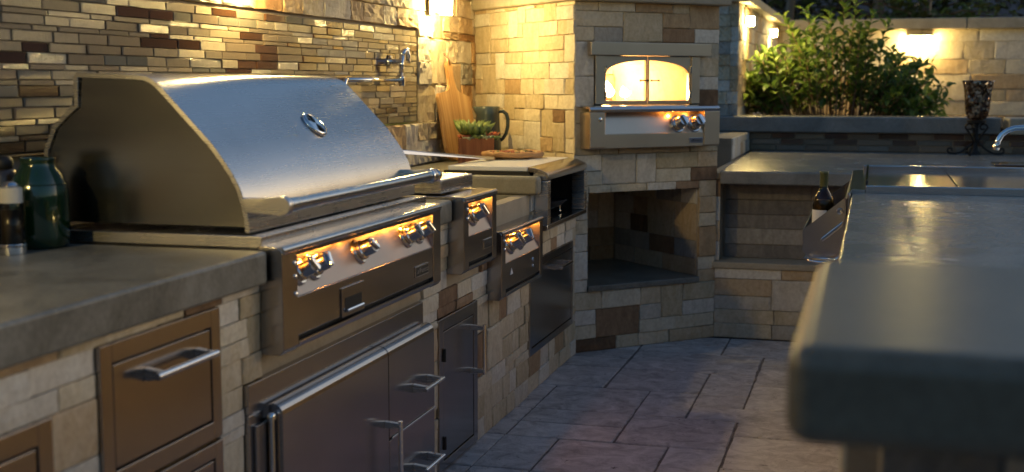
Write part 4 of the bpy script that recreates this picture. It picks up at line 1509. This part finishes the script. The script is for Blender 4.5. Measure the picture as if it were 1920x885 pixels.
obj('bottle_body', lathe(B(), [(0, 0.004), (0.03, 0), (0.036, 0.006), (0.037, 0.18), (0.033, 0.205), (0.022, 0.222), (0.015, 0.236), (0.0135, 0.25), (0.0135, 0.292), (0.0, 0.293)], 28, bp), 'bottle_glass', bt, smooth=True)
obj('wine', lathe(B(), [(0, 0.008), (0.033, 0.010), (0.034, 0.172), (0.029, 0.196), (0, 0.197)], 24, bp), 'olive_neck', bt, smooth=True)
obj('foil', lathe(B(), [(0.0142, 0.235), (0.0142, 0.286), (0.0155, 0.288), (0.0155, 0.296), (0.0, 0.297)], 24, bp), 'olive_neck', bt, smooth=True)
bm = B()
for k in range(15):
    pass
lab = []
for k in range(15):
    a = R(150 + k * 10)
    lab.append((0.0375 * math.cos(a) - 0.158, 0.0375 * math.sin(a) + 4.56))
v0 = [bm.verts.new((x, y, 0.785)) for x, y in lab]
v1 = [bm.verts.new((x, y, 0.868)) for x, y in lab]
for k in range(14):
    bm.faces.new((v0[k], v0[k + 1], v1[k + 1], v1[k]))
lb = obj('paper_label', bm, 'paper', bt, smooth=True)
bm = B()
v0 = [bm.verts.new((0.038 * math.cos(R(a)) - 0.158, 0.038 * math.sin(R(a)) + 4.56, z)) for z in (0.806, 0.822) for a in (228, 240, 252)]
bm.faces.new((v0[0], v0[1], v0[4], v0[3]))
bm.faces.new((v0[1], v0[2], v0[5], v0[4]))
obj('printed_mark', bm, 'black', lb)
# faucet of the bar sink
fc = thing('bar_faucet', 'curved chrome faucet spout reaching in from the right edge', 'faucet', (0.66, 5.35, 0.932))
pts = [(0.465, 5.32, 1.060), (0.470, 5.322, 1.082), (0.482, 5.325, 1.104), (0.502, 5.328, 1.121), (0.53, 5.332, 1.131), (0.57, 5.337, 1.134), (0.62, 5.343, 1.120), (0.65, 5.347, 1.09), (0.66, 5.35, 1.04), (0.66, 5.35, 0.9325)]
obj('spout', tube(B(), pts, [0.011, 0.011, 0.0105, 0.0105, 0.0105, 0.0105, 0.011, 0.012, 0.013, 0.015], 16), 'chrome', fc, smooth=True)
obj('aerator', lathe(B(), [(0, -0.012), (0.0125, -0.012), (0.0135, 0.0), (0.012, 0.01), (0, 0.012)], 16, along((0.4645, 5.32, 1.058), (0.1, 0, 1))), 'chrome', fc, angle=40)
obj('base_ring', lathe(B(), [(0, 0), (0.027, 0), (0.026, 0.01), (0.018, 0.016), (0, 0.017)], 20, Matrix.Translation((0.66, 5.35, 0.9325))), 'chrome', fc, angle=40)
# under-bar lamp that lights the aisle and the drawer fronts
wl = wall_lamp('lamp under the island counter facing the aisle', (-0.034, 2.55, 0.80), (-1, 0), 0.12, 0.02, 'lamp_lens_aisle', depth=0.02)

# ================================================================== THINGS ON THE COUNTERS
# green vase
o = thing('green_vase', 'dark green glazed jar vase on the counter left of the grill', 'vase', (-1.885, 2.575, ZC))
vb = Matrix.Translation((-1.875, 2.575, ZC))
obj('vase_body', lathe(B(), [(0, 0), (0.055, 0), (0.064, 0.006), (0.0675, 0.03), (0.067, 0.12), (0.064, 0.145), (0.054, 0.170), (0.042, 0.186), (0.038, 0.196), (0.039, 0.205), (0.041, 0.210), (0.036, 0.210), (0.034, 0.198), (0.034, 0.19), (0.05, 0.16), (0.055, 0.05), (0, 0.03)], 36, vb), 'vase_glaze', o, smooth=True)
for zz, rr in ((0.150, 0.0625),):
    obj('ridge', tube(B(), [(-1.875 + rr * math.cos(a), 2.575 + rr * math.sin(a), ZC + zz) for a in [2 * PI * k / 36 for k in range(36)]], 0.0022, 6, closed=True), 'vase_glaze', o, smooth=True)
# pepper mill
o = thing('pepper_mill', 'glass pepper mill with white collar and steel base', 'mill', (-1.858, 2.45, ZC))
mb = Matrix.Translation((-1.858, 2.45, ZC))
obj('base', lathe(B(), [(0, 0.0), (0.030, 0.0), (0.031, 0.003), (0.031, 0.023), (0.029, 0.025), (0, 0.025)], 28, mb), 'chrome', o, angle=40)
obj('pepper', lathe(B(), [(0, 0.0255), (0.024, 0.0255), (0.022, 0.10), (0, 0.101)], 20, mb), 'pepper', o, smooth=True)
obj('glass', lathe(B(), [(0.0285, 0.0255), (0.029, 0.035), (0.0265, 0.11), (0.0255, 0.116)], 28, mb), 'clear_glass', o, smooth=True)
obj('collar', lathe(B(), [(0, 0.1165), (0.026, 0.1165), (0.0255, 0.121), (0.0255, 0.147), (0.024, 0.150), (0, 0.150)], 28, mb), 'ceramic_white', o, angle=40)
obj('cap', lathe(B(), [(0, 0.1505), (0.019, 0.1505), (0.020, 0.155), (0.015, 0.161), (0.006, 0.164), (0, 0.164)], 24, mb), 'chrome', o, angle=50)
o = thing('dark_bottle', 'dark stoppered bottle cut off by the left edge', 'bottle', (-2.0, 2.66, ZC))
db = Matrix.Translation((-1.99, 2.60, ZC))
obj('bottle_body', lathe(B(), [(0, 0), (0.034, 0), (0.036, 0.005), (0.036, 0.16), (0.030, 0.175), (0.026, 0.18), (0.0, 0.18)], 24, db), 'pepper', o, smooth=True)
obj('stopper', lathe(B(), [(0, 0.1805), (0.022, 0.1805), (0.025, 0.186), (0.025, 0.20), (0.018, 0.21), (0, 0.212)], 24, db), 'black', o, angle=40)

# pot filler
pf = thing('pot_filler', 'chrome pot filler tap with folded arm on the mosaic', 'tap', (XW, 5.40, 1.43))
obj('wall_plate', lathe(B(), [(0, 0), (0.03, 0), (0.028, 0.008), (0.014, 0.014), (0.012, 0.06), (0, 0.06)], 24, along((XW + 0.0145, 5.40, 1.40), (1, 0, 0))), 'chrome', pf, angle=40)
obj('riser', tube(B(), [(-2.03, 5.40, 1.31), (-2.03, 5.40, 1.385), (-2.03, 5.405, 1.425)], [0.011, 0.011, 0.013], 14), 'chrome', pf, smooth=True)
obj('lever', tube(B(), [(-2.03, 5.405, 1.426), (-2.028, 5.43, 1.448), (-2.022, 5.445, 1.452), (-2.015, 5.45, 1.43), (-2.012, 5.45, 1.395)], [0.013, 0.012, 0.012, 0.010, 0.008], 12), 'chrome', pf, smooth=True)
obj('arm', tube(B(), [(-2.03, 5.40, 1.318), (-2.03, 4.78, 1.318)], 0.0095, 14), 'chrome', pf, smooth=True)
obj('elbow', lathe(B(), [(0, -0.02), (0.014, -0.02), (0.015, -0.014), (0.015, 0.014), (0.014, 0.02), (0, 0.02)], 18, Matrix.Translation((-2.03, 5.40, 1.312))), 'chrome', pf, angle=40)
obj('spout', tube(B(), [(-2.03, 4.78, 1.318), (-2.03, 4.765, 1.315), (-2.03, 4.755, 1.30), (-2.03, 4.755, 1.24)], 0.0095, 14), 'chrome', pf, smooth=True)

# cutting board leaning in the corner, turned a little toward the aisle
cb = thing('cutting_board', 'wooden cutting board with handle leaning on the stone wall', 'cutting board', (-1.965, 6.09, ZC), local=True)
cb.rotation_euler = (R(-13), R(4), R(90 - 14))
w = 0.152
pts = [(-w * 0.62, 0.0), (w * 0.62, 0.0), (w * 0.86, 0.015), (w, 0.06), (w, 0.315), (w * 0.93, 0.335), (0.05, 0.352), (0.032, 0.366), (0.024, 0.385), (0.019, 0.42), (0.022, 0.46), (0.026, 0.485), (0.018, 0.504), (0.0, 0.51),
       (-0.018, 0.504), (-0.026, 0.485), (-0.022, 0.46), (-0.019, 0.42), (-0.024, 0.385), (-0.032, 0.366), (-0.05, 0.352), (-w * 0.93, 0.335), (-w, 0.315), (-w, 0.06), (-w * 0.86, 0.015)]
obj('board', prism(B(), pts, -0.009, 0.009, 'y', 0.003), 'board_wood', cb, angle=40)
obj('cord', tube(B(), [(0.0, -0.012, 0.488), (-0.012, -0.018, 0.515), (-0.02, 0.0, 0.545), (0.0, 0.02, 0.555), (0.012, 0.02, 0.53), (0.004, 0.014, 0.49)], 0.004, 8), 'bark', cb, smooth=True)

# pitcher
pt = thing('pitcher', 'tall dark slate-blue pitcher with loop handle behind the succulents', 'pitcher', (-1.845, 6.15, ZC))
px, py = -1.855, 6.15
bm = B()
prof = [(0, 0), (0.066, 0), (0.068, 0.006), (0.066, 0.09), (0.061, 0.17), (0.058, 0.23), (0.059, 0.268), (0.056, 0.270), (0.054, 0.23), (0.056, 0.15), (0.06, 0.03), (0, 0.02)]
lathe(bm, prof, 36, Matrix.Translation((px, py, ZC)))
for v in bm.verts:
    if v.co.z > ZC + 0.22:
        d = Vector((v.co.x - px, v.co.y - py, 0))
        k = max(0, d.normalized().dot(Vector((-0.92, -0.38, 0))))
        v.co += Vector((-0.92, -0.38, 0)) * (k ** 6) * 0.022 * (v.co.z - ZC - 0.22) / 0.05
obj('jug_body', bm, 'pitcher_glaze', pt, smooth=True)
hd_ = Vector((0.95, 0.3, 0)).normalized()
pts = [Vector((px, py, ZC)) + hd_ * r_ + Vector((0, 0, z_)) for r_, z_ in ((0.056, 0.245), (0.075, 0.246), (0.092, 0.232), (0.100, 0.205), (0.099, 0.17), (0.090, 0.135), (0.075, 0.11), (0.062, 0.10))]
obj('handle', tube(B(), pts, [0.009, 0.0095, 0.010, 0.010, 0.0095, 0.009, 0.0085, 0.008], 12), 'pitcher_glaze', pt, smooth=True)

# succulent planter
sp = thing('succulent_planter', 'wooden planter box with mixed green and red succulents', 'planter', (-1.85, 5.92, ZC))
ang = R(20)
Ms = Matrix.Translation((-1.85, 5.93, ZC)) @ Matrix.Rotation(ang, 4, 'Z')


def local_obj(name, bm, mat, parent, Mx, **kw):
    bmesh.ops.transform(bm, matrix=Mx, verts=bm.verts[:])
    return obj(name, bm, mat, parent, **kw)


bxm = box(B(), -0.082, 0.082, -0.05, 0.05, 0, 0.012)
pb = local_obj('planter_floor', bxm, 'pot_wood', sp, Ms)
for i, q in enumerate(((-0.085, 0.085, -0.062, -0.05), (-0.085, 0.085, 0.05, 0.062), (-0.085, -0.073, -0.0495, 0.0495), (0.073, 0.085, -0.0495, 0.0495))):
    local_obj('planter_board', box(B(), *q, 0, 0.122, 0.002), 'pot_wood', sp, Ms, angle=40)
local_obj('planter_soil', box(B(), -0.0725, 0.0725, -0.0495, 0.0495, 0.0125, 0.112), 'soil', sp, Ms)
rg = random.Random(77)


def rosette(cx, cy, z, r, n, mat, up, nm='succulent'):
    bm = B()
    for k in range(n):
        f = k / n
        a = k * 2.39996
        el = up * (1 - f) * 0.3 + (0.35 + f * 1.0) * up
        el = min(el, 1.45)
        L = r * (1.0 - 0.45 * f) * rg.uniform(0.85, 1.1)
        d = Vector((math.cos(a) * math.cos(el), math.sin(a) * math.cos(el), math.sin(el)))
        s = Vector((-math.sin(a), math.cos(a), 0))
        u = d.cross(s)
        p0 = Vector((cx, cy, z))
        wv = L * 0.17
        c = [p0 - s * wv * 0.5, p0 + s * wv * 0.5, p0 + d * L * 0.6 + s * wv - u * wv * 0.4, p0 + d * L, p0 + d * L * 0.6 - s * wv - u * wv * 0.4, p0 + d * L * 0.55 + u * wv * 0.7, p0 + d * L * 0.5 - u * wv * 1.2]
        v = [bm.verts.new(q) for q in c]
        for f3 in ((0, 1, 5), (1, 2, 5), (2, 3, 5), (3, 4, 5), (4, 0, 5), (1, 0, 6), (2, 1, 6), (3, 2, 6), (4, 3, 6), (0, 4, 6)):
            bm.faces.new([v[i] for i in f3])
    return local_obj(nm, bm, mat, sp, Ms, smooth=True)


rosette(-0.005, 0.005, 0.125, 0.12, 34, 'succ_green', 0.95)
rosette(-0.03, 0.015, 0.125, 0.13, 24, 'succ_green', 1.0)
rosette(-0.062, -0.02, 0.118, 0.045, 20, 'succ_red', 0.7)
rosette(-0.035, -0.045, 0.112, 0.045, 18, 'succ_pale', 0.6)
rosette(0.01, -0.04, 0.112, 0.055, 20, 'succ_green', 0.8)
rosette(0.045, -0.035, 0.114, 0.055, 22, 'succ_pale', 0.6)
rosette(0.065, 0.0, 0.118, 0.06, 20, 'succ_red', 0.85)
rosette(0.04, 0.02, 0.116, 0.065, 20, 'succ_green', 0.8)
rosette(0.07, -0.02, 0.114, 0.06, 14, 'succ_green', 0.5)

# peel and pizza
pl = thing('pizza_peel', 'steel pizza peel with long handle sliding under the pizza', 'peel', (-1.66, 5.6, 0.957))
pc = Vector((-1.612, 5.74, 0.9575))
bm = B()
blade = []
for k in range(25):
    a = 2 * PI * k / 24
    blade.append((0.14 * math.cos(a), 0.14 * math.sin(a)))
end = Vector((-1.92, 4.72, 1.035))
dirv = Vector((end.x - pc.x, end.y - pc.y, 0)).normalized()
prp = Vector((-dirv.y, dirv.x, 0))
neck = pc + dirv * 0.16
prism(bm, [tuple((pc + dirv * a + prp * b_).xy) for a, b_ in ((-0.13, -0.10), (-0.10, -0.13), (0.07, -0.13), (0.15, -0.06), (0.19, -0.022), (0.19, 0.022), (0.15, 0.06), (0.07, 0.13), (-0.10, 0.13), (-0.13, 0.10))], 0.9565, 0.9595, 'z')
obj('blade', bm, 'steel_smooth', pl)
q0 = pc + dirv * 0.17
bm = B()
a_, b_ = Vector((q0.x, q0.y, 0.9602)), end
wv = prp * 0.019
up = Vector((0, 0, 0.012))
ring0 = [bm.verts.new(a_ - wv), bm.verts.new(a_ + wv), bm.verts.new(a_ + wv * 0.6 + up), bm.verts.new(a_ - wv * 0.6 + up)]
ring1 = [bm.verts.new(b_ - wv), bm.verts.new(b_ + wv), bm.verts.new(b_ + wv * 0.6 + up * 1.5), bm.verts.new(b_ - wv * 0.6 + up * 1.5)]
for k in range(4):
    bm.faces.new((ring0[k], ring0[(k + 1) % 4], ring1[(k + 1) % 4], ring1[k]))
bm.faces.new(ring0[::-1])
bm.faces.new(ring1)
obj('handle', bm, 'steel_smooth', pl)
pz = thing('pizza', 'round thick-crust pizza with dark toppings on the white prep top', 'pizza', (pc.x, pc.y, 0.96))
bm = B()
prof = [(0, 0.0), (0.12, 0.0), (0.14, 0.006), (0.146, 0.016), (0.140, 0.027), (0.127, 0.031), (0.114, 0.026), (0.106, 0.018), (0, 0.018)]
lathe(bm, prof, 48, Matrix.Translation((pc.x, pc.y, 0.9602)))
for v in bm.verts:
    d = Vector((v.co.x - pc.x, v.co.y - pc.y, 0))
    nn = noise.noise(Vector((v.co.x * 22, v.co.y * 22, 1)))
    if d.length > 0.1:
        v.co += d.normalized() * nn * 0.008
        if v.co.z > 0.965:
            v.co.z += nn * 0.009
obj('crust', bm, 'crust', pz, smooth=True)
bm = B()
lathe(bm, [(0, 0.0195), (0.06, 0.021), (0.10, 0.0195), (0.108, 0.0175)], 36, Matrix.Translation((pc.x, pc.y, 0.9602)))
for v in bm.verts:
    v.co.z += 0.003 * noise.noise(Vector((v.co.x * 40, v.co.y * 40, 4)))
obj('cheese', bm, 'cheese', pz, smooth=True)
for k in range(60):
    rr_ = 0.118 * math.sqrt(rg.random())
    a = rg.uniform(0, 2 * PI)
    mt = rg.choice(('sauce', 'sauce', 'olive', 'olive', 'basil', 'cheese'))
    sz = rg.uniform(0.006, 0.014)
    bm = B()
    lathe(bm, [(0, -0.2 * sz), (sz, -0.1 * sz), (sz * 0.8, 0.5 * sz), (0, 0.7 * sz)], 8, Matrix.Translation((pc.x + rr_ * math.cos(a), pc.y + rr_ * math.sin(a), 0.983)) @ Matrix.Rotation(rg.uniform(-0.7, 0.7), 4, 'X') @ Matrix.Diagonal((1, rg.uniform(0.5, 1), 1, 1)))
    obj('topping', bm, mt, pz, smooth=True)
o = thing('table_knife', 'small pointed grey blade standing behind the pizza', 'knife', (-1.70, 6.02, ZC))
obj('blade', prism(B(), [(-0.012, 0.0), (0.012, 0.0), (0.014, 0.05), (0.006, 0.115), (-0.006, 0.148), (-0.012, 0.12)], 6.018, 6.022, 'y'), 'steel_dark', o).location = (-1.70, 0, ZC)

# candle holder on the back counter
CX_, CY_ = 0.612, 8.52
ch = thing('candle_holder', 'mosaic glass hurricane candle holder on black scrolled iron stand', 'candle holder', (CX_, CY_, 0.862))
obj('glass_cup', lathe(B(), [(0, 0.215), (0.035, 0.216), (0.055, 0.225), (0.068, 0.25), (0.074, 0.29), (0.077, 0.34), (0.081, 0.39), (0.088, 0.43), (0.098, 0.462), (0.095, 0.462), (0.085, 0.43), (0.078, 0.39), (0.074, 0.34), (0.071, 0.29), (0.065, 0.255), (0, 0.228)], 40, Matrix.Translation((CX_ + 0.01, CY_, 0.862))), 'mosaic_glass', ch, smooth=True)
obj('cup_plate', lathe(B(), [(0, 0.195), (0.03, 0.195), (0.056, 0.20), (0.058, 0.214), (0, 0.2145)], 28, Matrix.Translation((CX_ + 0.01, CY_, 0.862))), 'iron', ch, angle=40)
obj('stem', lathe(B(), [(0, 0.0), (0.028, 0.0), (0.030, 0.01), (0.014, 0.03), (0.012, 0.08), (0.020, 0.095), (0.012, 0.11), (0.011, 0.17), (0.018, 0.195), (0, 0.195)], 20, Matrix.Translation((CX_ + 0.01, CY_, 0.862))), 'iron', ch, angle=50)
obj('candle', lathe(B(), [(0, 0.229), (0.03, 0.229), (0.03, 0.31), (0.004, 0.312), (0, 0.312)], 20, Matrix.Translation((CX_ + 0.01, CY_, 0.862))), 'ceramic_white', ch, angle=50)
for an in (0, PI, PI / 2 + 0.3, -PI / 2 - 0.3):
    d = Vector((math.cos(an), math.sin(an), 0))
    base = Vector((CX_ + 0.01, CY_, 0.862))
    pts = []
    for k in range(22):       # foot scroll: long S
        t = k / 21
        pts.append(base + d * (0.02 + 0.13 * t) + Vector((0, 0, 0.07 - 0.063 * math.sin(PI * min(t * 1.25, 1) * 0.5) + 0.0)))
    for k in range(14):
        a = -PI / 2 + k * 0.42
        r_ = 0.02 * (1 - k / 20)
        pts.append(base + d * (0.15 + r_ * math.cos(a) + 0.0) + Vector((0, 0, 0.027 + r_ * math.sin(a))))
    obj('foot_scroll', tube(B(), pts, 0.0065, 8), 'iron', ch, smooth=True)
    pts = []
    for k in range(12):
        t = k / 11
        pts.append(base + d * (0.012 + 0.055 * t ** 1.4) + Vector((0, 0, 0.07 + 0.10 * t)))
    for k in range(14):
        a = k * 0.42
        r_ = 0.027 * (1 - k / 20)
        pts.append(base + d * (0.040 + r_ * math.cos(a)) + Vector((0, 0, 0.17 + r_ * math.sin(a))))
    obj('upper_scroll', tube(B(), pts, 0.006, 8), 'iron', ch, smooth=True)

o = bx('serving_tray', 'tile_brown_glass', None, 0.585, 0.95, 6.75, 7.0, 0.8625, 0.905, 0.004)
tag(o, 'low dark box on the back counter at the right edge', 'box')


# ================================================================== PLANTS
def leaf_piece(L, W, mat):
    me = bpy.data.meshes.new('leaf')
    v = [(0, 0, 0), (0, L * 0.35, 0.05 * L), (0, L * 0.7, 0.03 * L), (0, L, -0.08 * L), (W * 0.45, L * 0.33, 0.16 * L), (W * 0.40, L * 0.68, 0.11 * L), (-W * 0.45, L * 0.33, 0.16 * L), (-W * 0.40, L * 0.68, 0.11 * L)]
    f = [(0, 4, 1), (1, 4, 5, 2), (2, 5, 3), (0, 1, 6), (1, 2, 7, 6), (2, 3, 7)]
    me.from_pydata(v, [], f)
    me.materials.append(M[mat])
    return me


def leaf_cloud(name, frames, L, W, mats, parent, rng):
    """frames: list of (pos, dir, size); one joined mesh"""
    bv = [(0, 0, 0), (0, 0.35, 0.05), (0, 0.7, 0.03), (0, 1, -0.08), (0.45, 0.33, 0.16), (0.40, 0.68, 0.11), (-0.45, 0.33, 0.16), (-0.40, 0.68, 0.11)]
    bf = [(0, 4, 1), (1, 4, 5, 2), (2, 5, 3), (0, 1, 6), (1, 2, 7, 6), (2, 3, 7)]
    verts, faces, mi = [], [], []
    for p, d, s in frames:
        q = Vector(d).to_track_quat('Y', 'Z') @ Matrix.Rotation(rng.uniform(-0.7, 0.7), 3, 'Y').to_quaternion()
        o_ = len(verts)
        for b in bv:
            w_ = q @ Vector((b[0] * W * s, b[1] * L * s, b[2] * L * s))
            verts.append((p[0] + w_.x, p[1] + w_.y, p[2] + w_.z))
        m_ = rng.randrange(len(mats))
        for f in bf:
            faces.append(tuple(o_ + k for k in f))
            mi.append(m_)
    me = bpy.data.meshes.new(name)
    me.from_pydata(verts, [], faces)
    for m_ in mats:
        me.materials.append(M[m_])
    me.polygons.foreach_set('material_index', mi)
    me.update()
    o = link_mesh(name, me, None, parent)
    o['kind'] = 'stuff'
    return o


rg = random.Random(101)
sh = thing('leafy_shrub', 'big leafy green shrub growing in the planter behind the ledge', 'shrub', (-0.25, 9.55, 1.02))
frames = []
bmt = B()
base = Vector((-0.24, 9.55, 1.02))
stems = []
for k in range(165):
    u = rg.uniform(-1, 1)
    v = rg.uniform(-1, 1)
    # target point on an uneven dome
    top = 0.77 * (1 - 0.62 * abs(u) ** 1.8) * rg.uniform(0.15, 1.0) ** 0.7
    if k % 12 == 0:
        top *= 1.12
    tip = base + Vector((u * 0.74, v * 0.38 - 0.05, max(top, 0.05)))
    if u > 0.1:
        tip.z *= 0.94
    b0 = base + Vector((u * 0.5, v * 0.2, 0))
    mid = b0.lerp(tip, 0.55) + Vector((rg.uniform(-0.05, 0.05), rg.uniform(-0.05, 0.05), 0.06))
    pts = []
    for i in range(9):
        t = i / 8
        pts.append((1 - t) ** 2 * b0 + 2 * t * (1 - t) * mid + t * t * tip)
    stems.append(pts)
for k, (tx, tz) in enumerate(((0.10, 0.86), (-0.08, 0.78), (0.33, 0.70), (-0.40, 0.76), (0.62, 0.42), (0.74, 0.26), (-0.58, 0.50), (0.02, 0.90), (-0.25, 0.80), (0.22, 0.78), (-0.70, 0.34))):
    b0 = base + Vector((tx * 0.4, -0.05, 0.2))
    tip = base + Vector((tx, -0.12, tz))
    mid = b0.lerp(tip, 0.6) + Vector((0, 0, 0.06))
    stems.append([(1 - t) ** 2 * b0 + 2 * t * (1 - t) * mid + t * t * tip for t in [i / 12 for i in range(13)]])
for pts in stems:
    tube(bmt, pts, [0.006 * (1 - 0.75 * i / len(pts)) for i in range(len(pts))], 5)
    n = len(pts)
    L = sum((pts[i + 1] - pts[i]).length for i in range(n - 1))
    m_ = max(int(L / 0.030), 6)
    for j in range(m_):
        t = 0.22 + 0.78 * j / (m_ - 1)
        f = t * (n - 1)
        i = min(int(f), n - 2)
        p = pts[i].lerp(pts[i + 1], f - i)
        d = (pts[i + 1] - pts[i]).normalized()
        a = j * 2.4 + rg.uniform(-0.5, 0.5)
        s = d.orthogonal().normalized()
        w_ = d.cross(s)
        dd = (s * math.cos(a) + w_ * math.sin(a)) * 0.9 + d * 0.55 + Vector((0, 0, 0.1))
        frames.append((p, dd.normalized(), rg.uniform(0.6, 1.15)))
obj('stems', bmt, 'bark', sh, smooth=True)
# the leaves that show largest (nearest the aisle and uppermost) are single pieces
frames.sort(key=lambda q: q[0].y - 0.35 * q[0].z)
LM = [leaf_piece(0.095, 0.050, 'leaf'), leaf_piece(0.095, 0.050, 'leaf_light'), leaf_piece(0.095, 0.050, 'leaf')]
for p, d, s in frames[:290]:
    o = bpy.data.objects.new('leaf', rg.choice(LM))
    COL.objects.link(o)
    o.location = p
    o.rotation_mode = 'QUATERNION'
    o.rotation_quaternion = d.to_track_quat('Y', 'Z')
    o.scale = (s, s, s)
    attach(o, sh)
leaf_cloud('foliage', frames[290:], 0.090, 0.049, ['leaf', 'leaf_light'], sh, rg)


def tree(name, label, x, y, z0, h, r0, crown, n, mats, leaf, seed, group='trees behind the garden wall', low=0.3):
    rg = random.Random(seed)
    t = thing(name, label, 'tree', (x, y, z0), group=group)
    pts = [Vector((x + 0.12 * math.sin(i * 0.9 + seed), y + 0.1 * math.cos(i * 1.1), z0 + h * i / 9)) for i in range(10)]
    bm = tube(B(), pts, [r0 * (1 - 0.8 * i / 9) for i in range(10)], 10)
    obj('trunk', bm, 'bark', t, smooth=True)
    bm = B()
    fr = []
    for k in range(26):
        f = rg.uniform(low, 0.98)
        i = min(int(f * 9), 8)
        p0 = pts[i].lerp(pts[i + 1], f * 9 - i)
        a = rg.uniform(0, 2 * PI)
        Lb = crown * (1.15 - f * 0.75) * rg.uniform(0.6, 1.1)
        tip = p0 + Vector((math.cos(a) * Lb, math.sin(a) * Lb, Lb * rg.uniform(-0.1, 0.5)))
        tube(bm, [p0, p0.lerp(tip, 0.5) + Vector((0, 0, 0.08 * Lb)), tip], [r0 * 0.28, r0 * 0.16, r0 * 0.05], 5)
        for q in range(n // 26):
            u = rg.uniform(0.25, 1.0)
            c = p0.lerp(tip, u) + Vector((rg.gauss(0, 0.16), rg.gauss(0, 0.16), rg.gauss(0, 0.14))) * crown * 0.6
            d = Vector((rg.uniform(-1, 1), rg.uniform(-1, 1), rg.uniform(-0.6, 0.5)))
            fr.append((c, d.normalized(), rg.uniform(0.6, 1.3)))
    obj('branches', bm, 'bark', t, smooth=True)['kind'] = 'stuff'
    leaf_cloud('crown', fr, leaf, leaf * 0.55, mats, t, rg)
    return t


tree('tall_tree', 'bare tan trunk of the tree behind the wall left of the shrub tip', -0.82, 14.2, 0.0, 6.5, 0.065, 1.2, 1800, ['leaf_dark'], 0.16, 3, low=0.62)
tree('background_tree', 'dark tree behind the garden wall above the middle of the shrub', -0.1, 16.2, 0.2, 5.5, 0.11, 1.7, 2600, ['leaf_dark', 'leaf_tree'], 0.15, 5, low=0.22)
tree('background_tree', 'olive green tree above the garden wall lamp', 0.62, 14.6, 0.0, 4.6, 0.08, 1.15, 2600, ['leaf_tree', 'leaf_tree', 'leaf_light'], 0.10, 7, low=0.34)
tree('background_tree', 'thin tree at the top right corner behind the garden wall', 2.2, 17.5, 0.6, 5.0, 0.07, 1.5, 2600, ['leaf_dark', 'leaf_tree'], 0.12, 9, low=0.3)
tree('background_tree', 'dark tree behind the side wall beside the oven block', -2.0, 17.5, 0.6, 6.0, 0.14, 2.0, 2600, ['leaf_dark'], 0.17, 11, low=0.2)
